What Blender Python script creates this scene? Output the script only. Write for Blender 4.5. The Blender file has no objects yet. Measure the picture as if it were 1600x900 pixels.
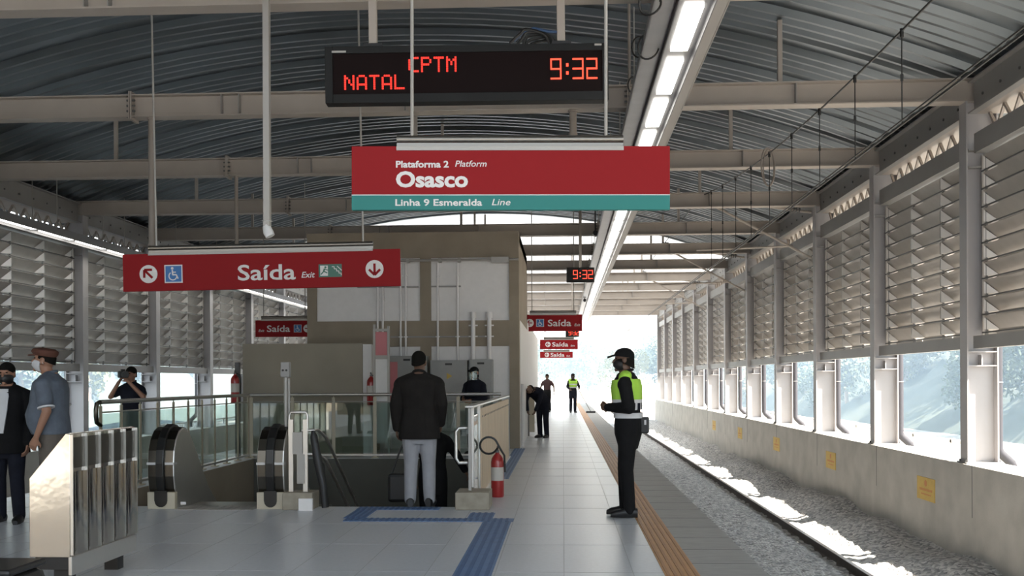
import bpy, bmesh, math, random
from mathutils import Vector, Matrix, noise
random.seed(7)
SC = bpy.context.scene
COL = SC.collection
R = math.radians
F = 1545.0                      # focal length in pixels of the 1600 x 900 frame
YAW = math.atan(80.0 / F)
CAMH = 1.4
# ---------------------------------------------------------------- camera
cd = bpy.data.cameras.new('camera'); cam = bpy.data.objects.new('camera', cd); COL.objects.link(cam)
cd.sensor_fit = 'HORIZONTAL'; cd.sensor_width = 36.0; cd.lens = F / 1600.0 * 36.0
cd.shift_y = 144.0 / 1600.0; cd.clip_end = 600; cd.clip_start = 0.1
cam.matrix_world = Matrix.Translation((0, 0, CAMH)) @ Matrix.Rotation(YAW, 4, 'Z') @ Matrix.Rotation(R(90), 4, 'X') @ Matrix.Rotation(R(-0.25), 4, 'Z')
SC.camera = cam
# ---------------------------------------------------------------- light
SC.view_settings.view_transform = 'Standard'; SC.view_settings.look = 'None'
SC.view_settings.gamma = 1.0; SC.view_settings.use_curve_mapping = False
SC.view_settings.exposure = 1.1
W = bpy.data.worlds.new('sky'); SC.world = W; W.use_nodes = True
bgn = W.node_tree.nodes['Background']
bgn.inputs['Color'].default_value = (0.76, 0.88, 1.0, 1); bgn.inputs['Strength'].default_value = 1.6
sl = bpy.data.lights.new('sun', 'SUN'); sl.energy = 19.0; sl.angle = R(0.6); sl.color = (1.0, 0.96, 0.89)
sun = bpy.data.objects.new('sun', sl); COL.objects.link(sun)
SUND = Vector((-1.0, 0.45, -1.58))                      # the way the sunlight travels
sun.rotation_euler = SUND.to_track_quat('-Z', 'Y').to_euler()
sun.location = (30, -10, 40)
# ---------------------------------------------------------------- materials
def mat(name, col, rough=0.6, metal=0.0, var=0.0, scale=8.0, bump=0.0, bscale=60.0, emit=None, estr=0.0, coat=0.0, stretch=None, spec=None):
    m = bpy.data.materials.new(name); m.use_nodes = True
    nt = m.node_tree; b = nt.nodes['Principled BSDF']
    b.inputs['Base Color'].default_value = (*col, 1); b.inputs['Roughness'].default_value = rough; b.inputs['Metallic'].default_value = metal
    if coat: b.inputs['Coat Weight'].default_value = coat
    if spec is not None: b.inputs['Specular IOR Level'].default_value = spec
    if emit: b.inputs['Emission Color'].default_value = (*emit, 1); b.inputs['Emission Strength'].default_value = estr
    if var or bump:
        tc = nt.nodes.new('ShaderNodeTexCoord'); src = tc.outputs['Object']
        if stretch:
            mp = nt.nodes.new('ShaderNodeMapping'); mp.inputs['Scale'].default_value = stretch
            nt.links.new(src, mp.inputs['Vector']); src = mp.outputs['Vector']
    if var:
        n = nt.nodes.new('ShaderNodeTexNoise'); n.inputs['Scale'].default_value = scale; n.inputs['Detail'].default_value = 6
        nt.links.new(src, n.inputs['Vector'])
        r = nt.nodes.new('ShaderNodeMapRange'); r.inputs['From Min'].default_value = 0.25; r.inputs['From Max'].default_value = 0.75
        r.inputs['To Min'].default_value = 1 - var; r.inputs['To Max'].default_value = 1 + var
        nt.links.new(n.outputs['Fac'], r.inputs['Value'])
        mx = nt.nodes.new('ShaderNodeMix'); mx.data_type = 'RGBA'; mx.blend_type = 'MULTIPLY'; mx.inputs[0].default_value = 1
        mx.inputs[6].default_value = (*col, 1); nt.links.new(r.outputs[0], mx.inputs[7]); nt.links.new(mx.outputs[2], b.inputs['Base Color'])
    if bump:
        n2 = nt.nodes.new('ShaderNodeTexNoise'); n2.inputs['Scale'].default_value = bscale; n2.inputs['Detail'].default_value = 4
        nt.links.new(src, n2.inputs['Vector'])
        bp = nt.nodes.new('ShaderNodeBump'); bp.inputs['Strength'].default_value = bump; bp.inputs['Distance'].default_value = 0.01
        nt.links.new(n2.outputs['Fac'], bp.inputs['Height']); nt.links.new(bp.outputs['Normal'], b.inputs['Normal'])
    return m
def emat(name, col, s):
    m = bpy.data.materials.new(name); m.use_nodes = True; nt = m.node_tree; nt.nodes.clear()
    o = nt.nodes.new('ShaderNodeOutputMaterial'); e = nt.nodes.new('ShaderNodeEmission')
    e.inputs['Color'].default_value = (*col, 1); e.inputs['Strength'].default_value = s; nt.links.new(e.outputs[0], o.inputs['Surface'])
    return m
def glassmat(name, tint, gl=0.12, rough=0.02):
    m = bpy.data.materials.new(name); m.use_nodes = True; nt = m.node_tree; nt.nodes.clear()
    o = nt.nodes.new('ShaderNodeOutputMaterial'); t = nt.nodes.new('ShaderNodeBsdfTransparent'); g = nt.nodes.new('ShaderNodeBsdfGlossy')
    t.inputs['Color'].default_value = (*tint, 1); g.inputs['Roughness'].default_value = rough
    fr = nt.nodes.new('ShaderNodeLayerWeight'); fr.inputs['Blend'].default_value = 0.5
    pw = nt.nodes.new('ShaderNodeMath'); pw.operation = 'POWER'; pw.inputs[1].default_value = 4.0; nt.links.new(fr.outputs['Facing'], pw.inputs[0])
    ad = nt.nodes.new('ShaderNodeMath'); ad.operation = 'MULTIPLY_ADD'; ad.inputs[1].default_value = 0.7; ad.inputs[2].default_value = gl; nt.links.new(pw.outputs[0], ad.inputs[0])
    mx = nt.nodes.new('ShaderNodeMixShader'); nt.links.new(ad.outputs[0], mx.inputs[0]); nt.links.new(t.outputs[0], mx.inputs[1]); nt.links.new(g.outputs[0], mx.inputs[2])
    nt.links.new(mx.outputs[0], o.inputs['Surface']); return m
def floormat():
    m = mat('platform_granite', (0.58, 0.60, 0.635), 0.3, spec=0.3, var=0.06, scale=30)
    nt = m.node_tree; b = nt.nodes['Principled BSDF']
    tc = nt.nodes.new('ShaderNodeTexCoord')
    br = nt.nodes.new('ShaderNodeTexBrick'); br.offset = 0.0; br.inputs['Scale'].default_value = 1.0
    br.inputs['Brick Width'].default_value = 0.5; br.inputs['Row Height'].default_value = 1.2; br.inputs['Mortar Size'].default_value = 0.009
    br.inputs['Color1'].default_value = (1, 1, 1, 1); br.inputs['Color2'].default_value = (0.95, 0.95, 0.955, 1); br.inputs['Mortar'].default_value = (0.975, 0.975, 0.975, 1)
    nt.links.new(tc.outputs['Object'], br.inputs['Vector'])
    old = b.inputs['Base Color'].links[0].from_socket
    mx = nt.nodes.new('ShaderNodeMix'); mx.data_type = 'RGBA'; mx.blend_type = 'MULTIPLY'; mx.inputs[0].default_value = 1
    nt.links.new(old, mx.inputs[6]); nt.links.new(br.outputs['Color'], mx.inputs[7]); nt.links.new(mx.outputs[2], b.inputs['Base Color'])
    return m
def gravelmat():
    m = mat('ballast_stone', (0.4, 0.4, 0.4), 0.85); nt = m.node_tree; b = nt.nodes['Principled BSDF']
    tc = nt.nodes.new('ShaderNodeTexCoord'); v = nt.nodes.new('ShaderNodeTexVoronoi'); v.inputs['Scale'].default_value = 22
    nt.links.new(tc.outputs['Object'], v.inputs['Vector'])
    sp = nt.nodes.new('ShaderNodeSeparateColor'); nt.links.new(v.outputs['Color'], sp.inputs[0])
    cr = nt.nodes.new('ShaderNodeValToRGB'); cr.color_ramp.elements[0].color = (0.22, 0.22, 0.225, 1); cr.color_ramp.elements[1].color = (0.66, 0.65, 0.63, 1)
    nt.links.new(sp.outputs[0], cr.inputs[0]); nt.links.new(cr.outputs[0], b.inputs['Base Color'])
    bp = nt.nodes.new('ShaderNodeBump'); bp.inputs['Strength'].default_value = 1.0; bp.inputs['Distance'].default_value = 0.03; bp.invert = True
    nt.links.new(v.outputs['Distance'], bp.inputs['Height']); nt.links.new(bp.outputs['Normal'], b.inputs['Normal'])
    return m
def transroof():
    m = bpy.data.materials.new('translucent_sheet'); m.use_nodes = True; nt = m.node_tree; nt.nodes.clear()
    o = nt.nodes.new('ShaderNodeOutputMaterial'); t = nt.nodes.new('ShaderNodeBsdfTranslucent'); d = nt.nodes.new('ShaderNodeBsdfDiffuse')
    t.inputs['Color'].default_value = (0.26, 0.265, 0.27, 1); d.inputs['Color'].default_value = (0.5, 0.51, 0.51, 1)
    mx = nt.nodes.new('ShaderNodeMixShader'); mx.inputs[0].default_value = 0.35
    nt.links.new(t.outputs[0], mx.inputs[1]); nt.links.new(d.outputs[0], mx.inputs[2]); nt.links.new(mx.outputs[0], o.inputs['Surface']); return m
M = dict(
    granite=floormat(), joint=mat('tile_joint', (0.42, 0.43, 0.45), 0.5), edge=mat('edge_concrete', (0.33, 0.325, 0.315), 0.6, var=0.12, scale=5, bump=0.15, stretch=(1, 3, 1)),
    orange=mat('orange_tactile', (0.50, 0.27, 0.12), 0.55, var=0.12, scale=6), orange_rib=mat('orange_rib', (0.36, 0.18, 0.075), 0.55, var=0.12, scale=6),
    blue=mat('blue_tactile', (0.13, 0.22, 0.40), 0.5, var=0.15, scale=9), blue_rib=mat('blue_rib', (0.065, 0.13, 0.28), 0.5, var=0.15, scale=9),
    beam=mat('taupe_paint', (0.40, 0.355, 0.315), 0.55, var=0.06, scale=2), steel=mat('grey_paint', (0.30, 0.29, 0.28), 0.5, var=0.06, scale=2),
    column=mat('column_paint', (0.41, 0.395, 0.40), 0.5, var=0.05, scale=2), dkgrey=mat('dark_grey_paint', (0.13, 0.13, 0.13), 0.5, var=0.08, scale=3),
    roof=mat('roof_sheet', (0.20, 0.225, 0.245), 0.30, 0.85, var=0.10, scale=1.2), troof=transroof(),
    louver=mat('louver_blade', (0.44, 0.41, 0.38), 0.42, 0.35, var=0.10, scale=3), louver_tab_lit=mat('louver_bracket_lit', (0.66, 0.63, 0.60), 0.4, 0.3),  # tabs lighter than the blades: their lit highlights are in the colour
    rod=mat('galvanised_rod', (0.40, 0.38, 0.355), 0.5, 0.3), pipe_brown=mat('brown_pipe', (0.30, 0.26, 0.23), 0.6),
    concrete=mat('wall_concrete', (0.44, 0.43, 0.40), 0.8, var=0.16, scale=2.2, bump=0.25, bscale=25),
    tower=mat('tower_concrete', (0.30, 0.25, 0.19), 0.8, var=0.14, scale=2.0, bump=0.2, bscale=25),
    boxc=mat('shaft_concrete', (0.34, 0.30, 0.24), 0.8, var=0.08, scale=1.6, bump=0.1), curb=mat('curb_stone', (0.33, 0.29, 0.23), 0.75, var=0.2, scale=9),
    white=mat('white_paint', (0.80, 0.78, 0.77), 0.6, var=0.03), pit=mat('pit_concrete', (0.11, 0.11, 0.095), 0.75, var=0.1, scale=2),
    stainless=mat('stainless', (0.66, 0.64, 0.61), 0.34, 0.85, var=0.05, scale=3), mirror=mat('polished_steel', (0.48, 0.455, 0.42), 0.12, 1.0, bump=0.5, bscale=2.2),
    rail_tube=mat('bronze_tube', (0.22, 0.20, 0.175), 0.30, 0.9), darksteel=mat('dark_brushed_steel', (0.11, 0.10, 0.085), 0.28, 1.0), rubber=mat('black_rubber', (0.012, 0.012, 0.012), 0.35),
    black=mat('black_plastic', (0.016, 0.016, 0.017), 0.45), cream=mat('cream_plate', (0.55, 0.49, 0.38), 0.5),
    red=mat('sign_red', (0.26, 0.007, 0.010), 0.6, spec=0.2), teal=mat('sign_teal', (0.04, 0.21, 0.195), 0.6, spec=0.2), sgwhite=mat('sign_white', (0.70, 0.68, 0.67), 0.5),
    sgblue=mat('sign_blue', (0.035, 0.16, 0.42), 0.5), sggreen=mat('sign_green', (0.05, 0.16, 0.12), 0.5),
    ledface=mat('led_face', (0.008, 0.003, 0.003), 0.6, spec=0.12), led=emat('led_red', (1.0, 0.04, 0.028), 1.0), ledhot=emat('led_red_bright', (1.0, 0.065, 0.035), 1.4),
    housing=mat('display_housing', (0.014, 0.0145, 0.015), 0.6, spec=0.25), lamp=emat('tube_light', (1.0, 0.96, 0.87), 4.0), tray=mat('tray_metal', (0.34, 0.34, 0.35), 0.4, 0.6, var=0.08, scale=4),
    tray_dark=mat('tray_metal_dark', (0.20, 0.20, 0.21), 0.45, 0.5), cable=mat('black_cable', (0.015, 0.015, 0.015), 0.5), cable_blue=mat('blue_cable', (0.03, 0.07, 0.16), 0.5),
    glass=glassmat('railing_glass', (0.80, 0.86, 0.84), 0.10), ext_red=mat('extinguisher_red', (0.36, 0.02, 0.02), 0.3, coat=0.4), label=mat('paper_label', (0.6, 0.55, 0.5), 0.6),
    plywood=mat('plywood', (0.74, 0.59, 0.43), 0.6, var=0.14, scale=4, stretch=(6, 6, 0.7)), cabinet=mat('cabinet_grey', (0.33, 0.33, 0.32), 0.5, var=0.04),
    pink=mat('pink_poster', (0.62, 0.22, 0.24), 0.6), yellow=mat('yellow_plate', (0.58, 0.40, 0.09), 0.6, var=0.1, scale=8), orange_ink=mat('orange_ink', (0.55, 0.22, 0.07), 0.6),
    ballast=gravelmat(), rail_side=mat('rail_rust', (0.055, 0.042, 0.035), 0.7, var=0.2, scale=8), rail_top=mat('rail_top', (0.25, 0.23, 0.22), 0.3, 0.8),
    pipe=mat('downpipe_grey', (0.05, 0.05, 0.06), 0.5), fence=mat('fence_white', (0.70, 0.70, 0.70), 0.6), plastic=mat('white_plastic', (0.75, 0.75, 0.75), 0.5),
    grass=mat('dry_slope', (0.035, 0.05, 0.042), 0.9, var=0.2, scale=0.3), leaf=mat('pale_leaves', (0.07, 0.10, 0.065), 0.8, var=0.25, scale=1.5), leaf2=mat('yellow_leaves', (0.15, 0.16, 0.07), 0.8, var=0.2, scale=1.5),
    dark_ground_added=mat('dark_ground_added', (0.02, 0.02, 0.021), 0.9, var=0.1, scale=2), trunk=mat('bark', (0.2, 0.16, 0.12), 0.9), ground=mat('outer_ground', (0.26, 0.255, 0.245), 0.9, var=0.1, scale=0.5),
    skin_dark=mat('skin_brown', (0.13, 0.07, 0.045), 0.5), skin=mat('skin_tan', (0.33, 0.17, 0.11), 0.5), hair=mat('black_hair', (0.010, 0.009, 0.008), 0.9, spec=0.1),
    cl_black=mat('black_cloth', (0.010, 0.010, 0.011), 0.9, spec=0.15, var=0.2, scale=12, bump=0.2, bscale=14), cl_suit=mat('charcoal_suit', (0.017, 0.015, 0.014), 0.9, spec=0.15, var=0.2, scale=10, bump=0.2, bscale=12),
    cl_navy=mat('navy_cloth', (0.014, 0.015, 0.023), 0.9, spec=0.15, var=0.2, scale=12), cl_grey=mat('grey_trousers', (0.30, 0.30, 0.32), 0.8, var=0.10, scale=9, bump=0.3, bscale=12),
    cl_polo=mat('slate_polo', (0.105, 0.125, 0.16), 0.8, var=0.15, scale=14, bump=0.2, bscale=14), cl_khaki=mat('khaki', (0.12, 0.10, 0.085), 0.8, var=0.1), cl_white=mat('white_cloth', (0.60, 0.60, 0.62), 0.8, var=0.05),
    cl_lime=mat('lime_vest', (0.38, 0.68, 0.07), 0.7, var=0.06), cl_maroon=mat('maroon_cloth', (0.05, 0.02, 0.02), 0.8), cl_jean=mat('dull_green_trousers', (0.09, 0.12, 0.12), 0.8, var=0.1),
    cap_brown=mat('brown_cap', (0.10, 0.036, 0.022), 0.8), visor=mat('clear_visor', (0.55, 0.58, 0.62), 0.15, spec=0.8), shoe=mat('black_leather', (0.012, 0.012, 0.013), 0.4),
)
# ---------------------------------------------------------------- mesh helpers
class MB:
    def __init__(s): s.v = []; s.f = []; s.mi = []; s.cur = 0
    def add(s, vs, fs):
        o = len(s.v); s.v += [tuple(v) for v in vs]; s.f += [tuple(i + o for i in f) for f in fs]; s.mi += [s.cur] * len(fs); return s
    def box(s, x0, x1, y0, y1, z0, z1):
        return s.add([(x0, y0, z0), (x1, y0, z0), (x1, y1, z0), (x0, y1, z0), (x0, y0, z1), (x1, y0, z1), (x1, y1, z1), (x0, y1, z1)],
                     [(3, 2, 1, 0), (4, 5, 6, 7), (0, 1, 5, 4), (1, 2, 6, 5), (2, 3, 7, 6), (3, 0, 4, 7)])
    def loft(s, rings, caps=True, closed=True):
        n = len(rings[0]); vs = [p for r in rings for p in r]; fs = []
        for i in range(len(rings) - 1):
            for j in range(n if closed else n - 1):
                k = (j + 1) % n; fs.append((i * n + j, i * n + k, (i + 1) * n + k, (i + 1) * n + j))
        if caps: fs.append(tuple(range(n - 1, -1, -1))); fs.append(tuple((len(rings) - 1) * n + j for j in range(n)))
        return s.add(vs, fs)
    def prism(s, poly, axis, a, b):
        def P(u, w, t): return {'x': (t, u, w), 'y': (u, t, w), 'z': (u, w, t)}[axis]
        return s.loft([[P(u, w, a) for u, w in poly], [P(u, w, b) for u, w in poly]])
    def tube(s, pts, r, n=8, caps=True, closed=False):
        pts = [Vector(p) for p in pts]; rings = []; up = None; N = len(pts)
        for i, p in enumerate(pts):
            if closed: d = pts[(i + 1) % N] - pts[i - 1]
            else: d = pts[min(i + 1, N - 1)] - pts[max(i - 1, 0)]
            d.normalize()
            if up is None: up = Vector((0, 0, 1)) if abs(d.z) < 0.9 else Vector((0, 1, 0))
            a = d.cross(up).normalized(); up = a.cross(d).normalized()
            rr = r[i] if isinstance(r, (list, tuple)) else r
            rings.append([p + (a * math.cos(t) + up * math.sin(t)) * rr for t in (2 * math.pi * k / n for k in range(n))])
        if closed: rings.append(rings[0]); caps = False
        return s.loft(rings, caps)
    def cyl(s, p0, p1, r, n=12, r1=None): return s.tube([p0, p1], [r, r if r1 is None else r1], n)
    def bar(s, p0, p1, w, h, up=(0, 0, 1)):
        p0 = Vector(p0); p1 = Vector(p1); d = (p1 - p0).normalized(); u = Vector(up)
        if abs(d.dot(u)) > 0.95: u = Vector((0, 1, 0))
        a = d.cross(u).normalized() * w / 2; b = a.cross(d).normalized() * h / 2
        return s.loft([[p + a + b, p - a + b, p - a - b, p + a - b] for p in (p0, p1)])
    def ball(s, c, r, nu=14, nv=10, rot=None):
        if not isinstance(r, (list, tuple)): r = (r, r, r)
        rings = []; c = Vector(c)
        for i in range(nv + 1):
            th = math.pi * min(max(i / nv, 0.02), 0.98)
            ring = []
            for j in range(nu):
                ph = 2 * math.pi * j / nu
                p = Vector((r[0] * math.sin(th) * math.cos(ph), r[1] * math.sin(th) * math.sin(ph), -r[2] * math.cos(th)))
                if rot: p = rot @ p
                ring.append(c + p)
            rings.append(ring)
        return s.loft(rings)
    def cap(s, p0, p1, r0, r1, n=14):
        p0 = Vector(p0); p1 = Vector(p1); d = (p1 - p0).normalized()
        pts = []; rs = []
        for k in (85, 60, 35, 10): pts.append(p0 - d * r0 * math.sin(R(k))); rs.append(r0 * math.cos(R(k)))
        for t in (0.25, 0.5, 0.75): pts.append(p0.lerp(p1, t)); rs.append(r0 + (r1 - r0) * t)
        for k in (10, 35, 60, 85): pts.append(p1 + d * r1 * math.sin(R(k))); rs.append(r1 * math.cos(R(k)))
        return s.tube(pts, rs, n)
    def disc(s, c, r, axis='y', t=0.004, n=28):
        c = Vector(c); d = {'x': Vector((1, 0, 0)), 'y': Vector((0, 1, 0)), 'z': Vector((0, 0, 1))}[axis]
        return s.cyl(c - d * t / 2, c + d * t / 2, r, n)
    def mesh(s, name):
        me = bpy.data.meshes.new(name); me.from_pydata(s.v, [], s.f); me.update()
        bm = bmesh.new(); bm.from_mesh(me); bmesh.ops.recalc_face_normals(bm, faces=bm.faces); bm.to_mesh(me); bm.free()
        return me
def obj(name, mb, m, parent=None, smooth=False, bevel=0.0, loc=None, rot=None):
    me = mb.mesh(name)
    ms = m if isinstance(m, (list, tuple)) else [m]
    for x in ms: me.materials.append(M[x] if isinstance(x, str) else x)
    if len(ms) > 1:
        for p, i in zip(me.polygons, mb.mi): p.material_index = i
    o = bpy.data.objects.new(name, me); COL.objects.link(o)
    if parent: o.parent = parent
    if loc is not None: o.location = loc
    if rot is not None: o.rotation_euler = rot
    if smooth:
        for p in me.polygons: p.use_smooth = True
        try: me.set_sharp_from_angle(angle=R(40))
        except Exception: pass
    if bevel:
        b = o.modifiers.new('bevel', 'BEVEL'); b.width = bevel; b.segments = 2; b.limit_method = 'ANGLE'
    return o
def tag(o, label=None, cat=None, group=None, kind=None):
    if label: o['label'] = label
    if cat: o['category'] = cat
    if group: o['group'] = group
    if kind: o['kind'] = kind
    return o
def thing(name, label, cat, loc=(0, 0, 0), rotz=0.0, group=None, rot=None):
    o = bpy.data.objects.new(name, None); COL.objects.link(o); o.empty_display_size = 0.1
    o.location = loc; o.rotation_euler = rot if rot else (0, 0, rotz); return tag(o, label, cat, group)
def struct(name, mb, m, **k):
    o = obj(name, mb, m, **k); o['kind'] = 'structure'; return o
def dup(o, loc=None, label=None, parent=None):
    c = o.copy(); COL.objects.link(c)
    if parent: c.parent = parent
    if loc is not None: c.location = loc
    if label: c['label'] = label
    for ch in list(o.children): dup(ch, parent=c)
    return c
ORD = ['first', 'second', 'third', 'fourth', 'fifth', 'sixth', 'seventh', 'eighth', 'ninth', 'tenth', 'eleventh', 'twelfth', 'thirteenth', 'fourteenth', 'fifteenth', 'sixteenth']
def ordn(i):
    if i < 16: return ORD[i]
    n = i + 1; return '%d%s' % (n, 'th' if 10 <= n % 100 <= 20 else {1: 'st', 2: 'nd', 3: 'rd'}.get(n % 10, 'th'))
CAPH = [None]
def text(name, body, x0, x1, zb, ch, m, parent, y=0.0, bold=0.0, shear=0.0, depth=0.002):
    """lettering on a board facing -y: x0..x1 wide, baseline zb, capital height ch"""
    def mk(b, sh):
        cu = bpy.data.curves.new(name, 'FONT'); cu.body = b; cu.size = 1; cu.offset = bold; cu.shear = sh; cu.extrude = 0.5; cu.resolution_u = 3
        o = bpy.data.objects.new(name, cu); COL.objects.link(o); dg = bpy.context.evaluated_depsgraph_get(); dg.update()
        me = bpy.data.meshes.new_from_object(o.evaluated_get(dg)); bpy.data.objects.remove(o); bpy.data.curves.remove(cu); return me
    if CAPH[0] is None:
        h = mk('H', 0); CAPH[0] = max(v.co.y for v in h.vertices) - min(v.co.y for v in h.vertices); bpy.data.meshes.remove(h)
    me = mk(body, shear); me.name = name
    xs = [v.co.x for v in me.vertices]; a, b = min(xs), max(xs)
    for v in me.vertices:
        u, w, t = v.co.x, v.co.y, v.co.z
        v.co = ((u - a) / (b - a) * (x1 - x0) + x0, y - (t + 0.5) * depth, zb + w / CAPH[0] * ch)
    me.materials.append(M[m]); o = bpy.data.objects.new(name, me); COL.objects.link(o); o.parent = parent; return o
def at(px, py, z=0.0):
    """world point at height z seen at a photo pixel"""
    d = F * (CAMH - z) / (py - 594.0); x = (px - 880.0) * d / F; return Vector((x, d + x * math.tan(YAW), z))
def dp(px, d, z=0.0):
    x = (px - 880.0) * d / F; return Vector((x, d + x * math.tan(YAW), z))
def zz(py, d): return CAMH + (594.0 - py) * d / F

def dy(px, y):
    """camera depth of a photo pixel column on the plane y"""
    return y / (1 + (px - 880.0) / F * math.tan(YAW))
# ================================================================= SETTING
XR, XL = 5.4, -10.7            # inner faces of the two track walls
PE, PL = 1.46, -6.76           # platform edges
Y0, Y1 = -9.0, 58.6
COLY = [13.8 + 4.0 * k for k in range(-2, 12)]
WELL = (-5.6, -1.15, 10.9, 17.6)
# platform slab with the stair and escalator well left open
f = MB()
for (a, b, c, d) in ((PL, WELL[0], -6, 75), (WELL[0], WELL[1], -6, WELL[2]), (WELL[0], WELL[1], WELL[3], 75), (WELL[1], 0.97, -6, 75)): f.box(a, b, c, d, -0.25, 0)
struct('floor', f, 'granite')
e = MB(); e.box(0.97, PE, -6, 75, -0.25, 0.0); e.box(PL, PL + 0.01, -6, 75, -0.3, 0); struct('trim_1', e, 'edge')
jn = MB(); y = 2.0
while y < 60: jn.box(0.972, PE - 0.002, y, y + 0.008, 0.0, 0.0012); y += 0.62
struct('trim_2', jn, 'dkgrey')
w = MB(); w.box(PE - 0.25, PE - 0.12, -6, 75, -1.4, -0.25); w.box(PL + 0.12, PL + 0.25, -6, 75, -1.4, -0.25); struct('trim_3', w, 'concrete')
jn = MB(); x = -6.5
while x < 0.95:
    if abs(x) < 1e-6 or not WELL[0] - 0.1 < x < WELL[1] + 0.1: jn.box(x - 0.003, x + 0.003, -4, 75, 0.0, 0.0012)
    else: jn.box(x - 0.003, x + 0.003, -4, WELL[2] - 0.25, 0.0, 0.0012); jn.box(x - 0.003, x + 0.003, WELL[3] + 0.3, 75, 0.0, 0.0012)
    x += 0.5
y = 1.2
while y < 62:
    if WELL[2] - 0.25 < y < WELL[3] + 0.3: jn.box(PL, WELL[0] - 0.2, y, y + 0.007, 0, 0.0011); jn.box(WELL[1] + 0.25, 0.718, y, y + 0.007, 0, 0.0011)
    else: jn.box(PL, 0.718, y, y + 0.007, 0.0, 0.0011)
    y += 1.2
struct('trim_9', jn, 'joint')
# well walls
p = MB(); p.box(WELL[0] - 0.2, WELL[0], WELL[2], WELL[3], -4, -0.251); p.box(WELL[1], WELL[1] + 0.2, WELL[2], WELL[3], -4, -0.251)
p.box(WELL[0] - 0.2, WELL[1] + 0.2, WELL[3], WELL[3] + 0.2, -4, -0.251); p.box(WELL[0] - 0.2, WELL[1] + 0.2, WELL[2] - 0.2, WELL[2], -4, -0.251); p.box(WELL[0], WELL[1], WELL[2], WELL[3], -4.2, -4)
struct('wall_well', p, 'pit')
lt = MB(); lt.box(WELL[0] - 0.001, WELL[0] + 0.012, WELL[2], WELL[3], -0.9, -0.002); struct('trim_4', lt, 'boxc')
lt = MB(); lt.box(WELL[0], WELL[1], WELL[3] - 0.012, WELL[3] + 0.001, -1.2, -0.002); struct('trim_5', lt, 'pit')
# track walls
for side, x0, x1, top in (('right', XR, XR + 0.55, 0.24), ('left', XL - 0.55, XL, 0.0)):
    w = MB(); w.prism([(x0, -1.6), (x1, -1.6), (x1, top), (x0, top)], 'y', Y0, Y1)
    o = struct('wall_' + side, w, 'concrete')
j = MB()
for cy in COLY:
    j.box(XR - 0.003, XR + 0.001, cy - 0.42, cy - 0.405, -0.45, 0.235)
struct('trim_6', j, 'dkgrey')
# corrugated roof, an arc between the eaves
RC, RR, RTOP = -2.65, 22.0, 7.08
def arc(x): return RTOP - (RR - math.sqrt(RR * RR - (x - RC) ** 2))
def roof(y0, y1):
    mb = MB(); xs = [-11.9 + (6.6 + 11.9) * i / 40 for i in range(41)]
    prof = []; y = y0; k = 0
    while y < y1 - 0.01:
        if k % 5 == 4: prof += [(y, 0.085), (y + 0.24, 0.085)]; y += 0.25
        else: prof += [(y, 0.085), (y + 0.05, 0.085), (y + 0.11, 0.0), (y + 0.17, 0.0), (y + 0.23, 0.085)]; y += 0.25
        k += 1
    prof.append((y, 0.085))
    return mb.loft([[(x, yy, arc(x) + h) for yy, h in prof] for x in xs], caps=False, closed=False)
struct('ceiling', roof(-4.0, 33.7), 'roof')
struct('ceiling', roof(33.75, Y1), 'troof')
for nm, a, b in (('trim_7', 6.55, 6.62), ('trim_8', -11.92, -11.85)):
    g = MB(); g.box(a, b, Y0, Y1, 4.55, arc((a + b) / 2) - 0.002); q = sorted((a, a - 0.9 if a > 0 else b + 0.9)); struct(nm, g, 'dkgrey')
g = MB(); g.box(-11, 0.2, -12.4, -12, -0.25, 4.6); struct('wall_back_added', g, 'tower')  # unseen wall added to hold back sky light and give beige reflections
g = MB(); g.box(XL - 0.3, XL - 0.02, -12, 5.6, 0.0, 4.5); struct('wall_left_added', g, 'tower')  # unseen wall added to darken the reflection in the steel bin
# ballast and outer ground
def ballast(x0, x1, y0, y1, hf, name, step=0.07, sy=0.16):
    mb = MB(); nx = int((x1 - x0) / step); ny = int((y1 - y0) / sy)
    vs = [(x0 + (x1 - x0) * i / nx, y0 + (y1 - y0) * k / ny, hf(x0 + (x1 - x0) * i / nx, y0 + (y1 - y0) * k / ny)) for k in range(ny + 1) for i in range(nx + 1)]
    mb.add(vs, [(k * (nx + 1) + i, k * (nx + 1) + i + 1, (k + 1) * (nx + 1) + i + 1, (k + 1) * (nx + 1) + i) for k in range(ny) for i in range(nx)])
    return obj(name, mb, 'ballast')
def hb(x, y):
    z = -1.22
    if x > 4.35: z = -1.22 + 0.24 * min(1, (x - 4.35) / 0.7) + (0.05 + 0.16 * min(1, (x - 4.35) / 0.9)) * noise.noise((x * 0.9, y * 0.55, 3))
    return z + 0.03 * noise.noise((x * 5, y * 5, 0)) + 0.025 * noise.noise((x * 11, y * 11, 5))
tag(ballast(PE - 0.2, XR + 0.01, 5, Y1 + 20, hb, 'track_ballast'), 'grey crushed stone ballast under the right-hand track', 'ballast', kind='stuff')
tag(ballast(XL - 0.01, PL + 0.2, 5, Y1 + 20, lambda x, y: -1.25 + 0.03 * noise.noise((x * 4, y * 4, 0)), 'track_ballast', 0.2, 0.4), 'grey crushed stone ballast under the left-hand track', 'ballast', kind='stuff')
g = MB(); g.box(-140, 140, 60, 240, -1.9, -1.45); g.box(XR + 0.5, 140, -60, 60, -1.9, -1.0); g.box(-140, XL - 0.5, -60, 60, -1.9, -1.2); g.box(XL - 0.5, XR + 0.5, -60, 60, -1.9, -1.6)
struct('floor_outside', g, 'ground')
g = MB(); g.box(-26, XL - 0.56, -60, 60, -1.19, -1.15); struct('floor_dark_added', g, 'dark_ground_added')  # dark ground added to cut light bouncing into the left louvers
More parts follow.
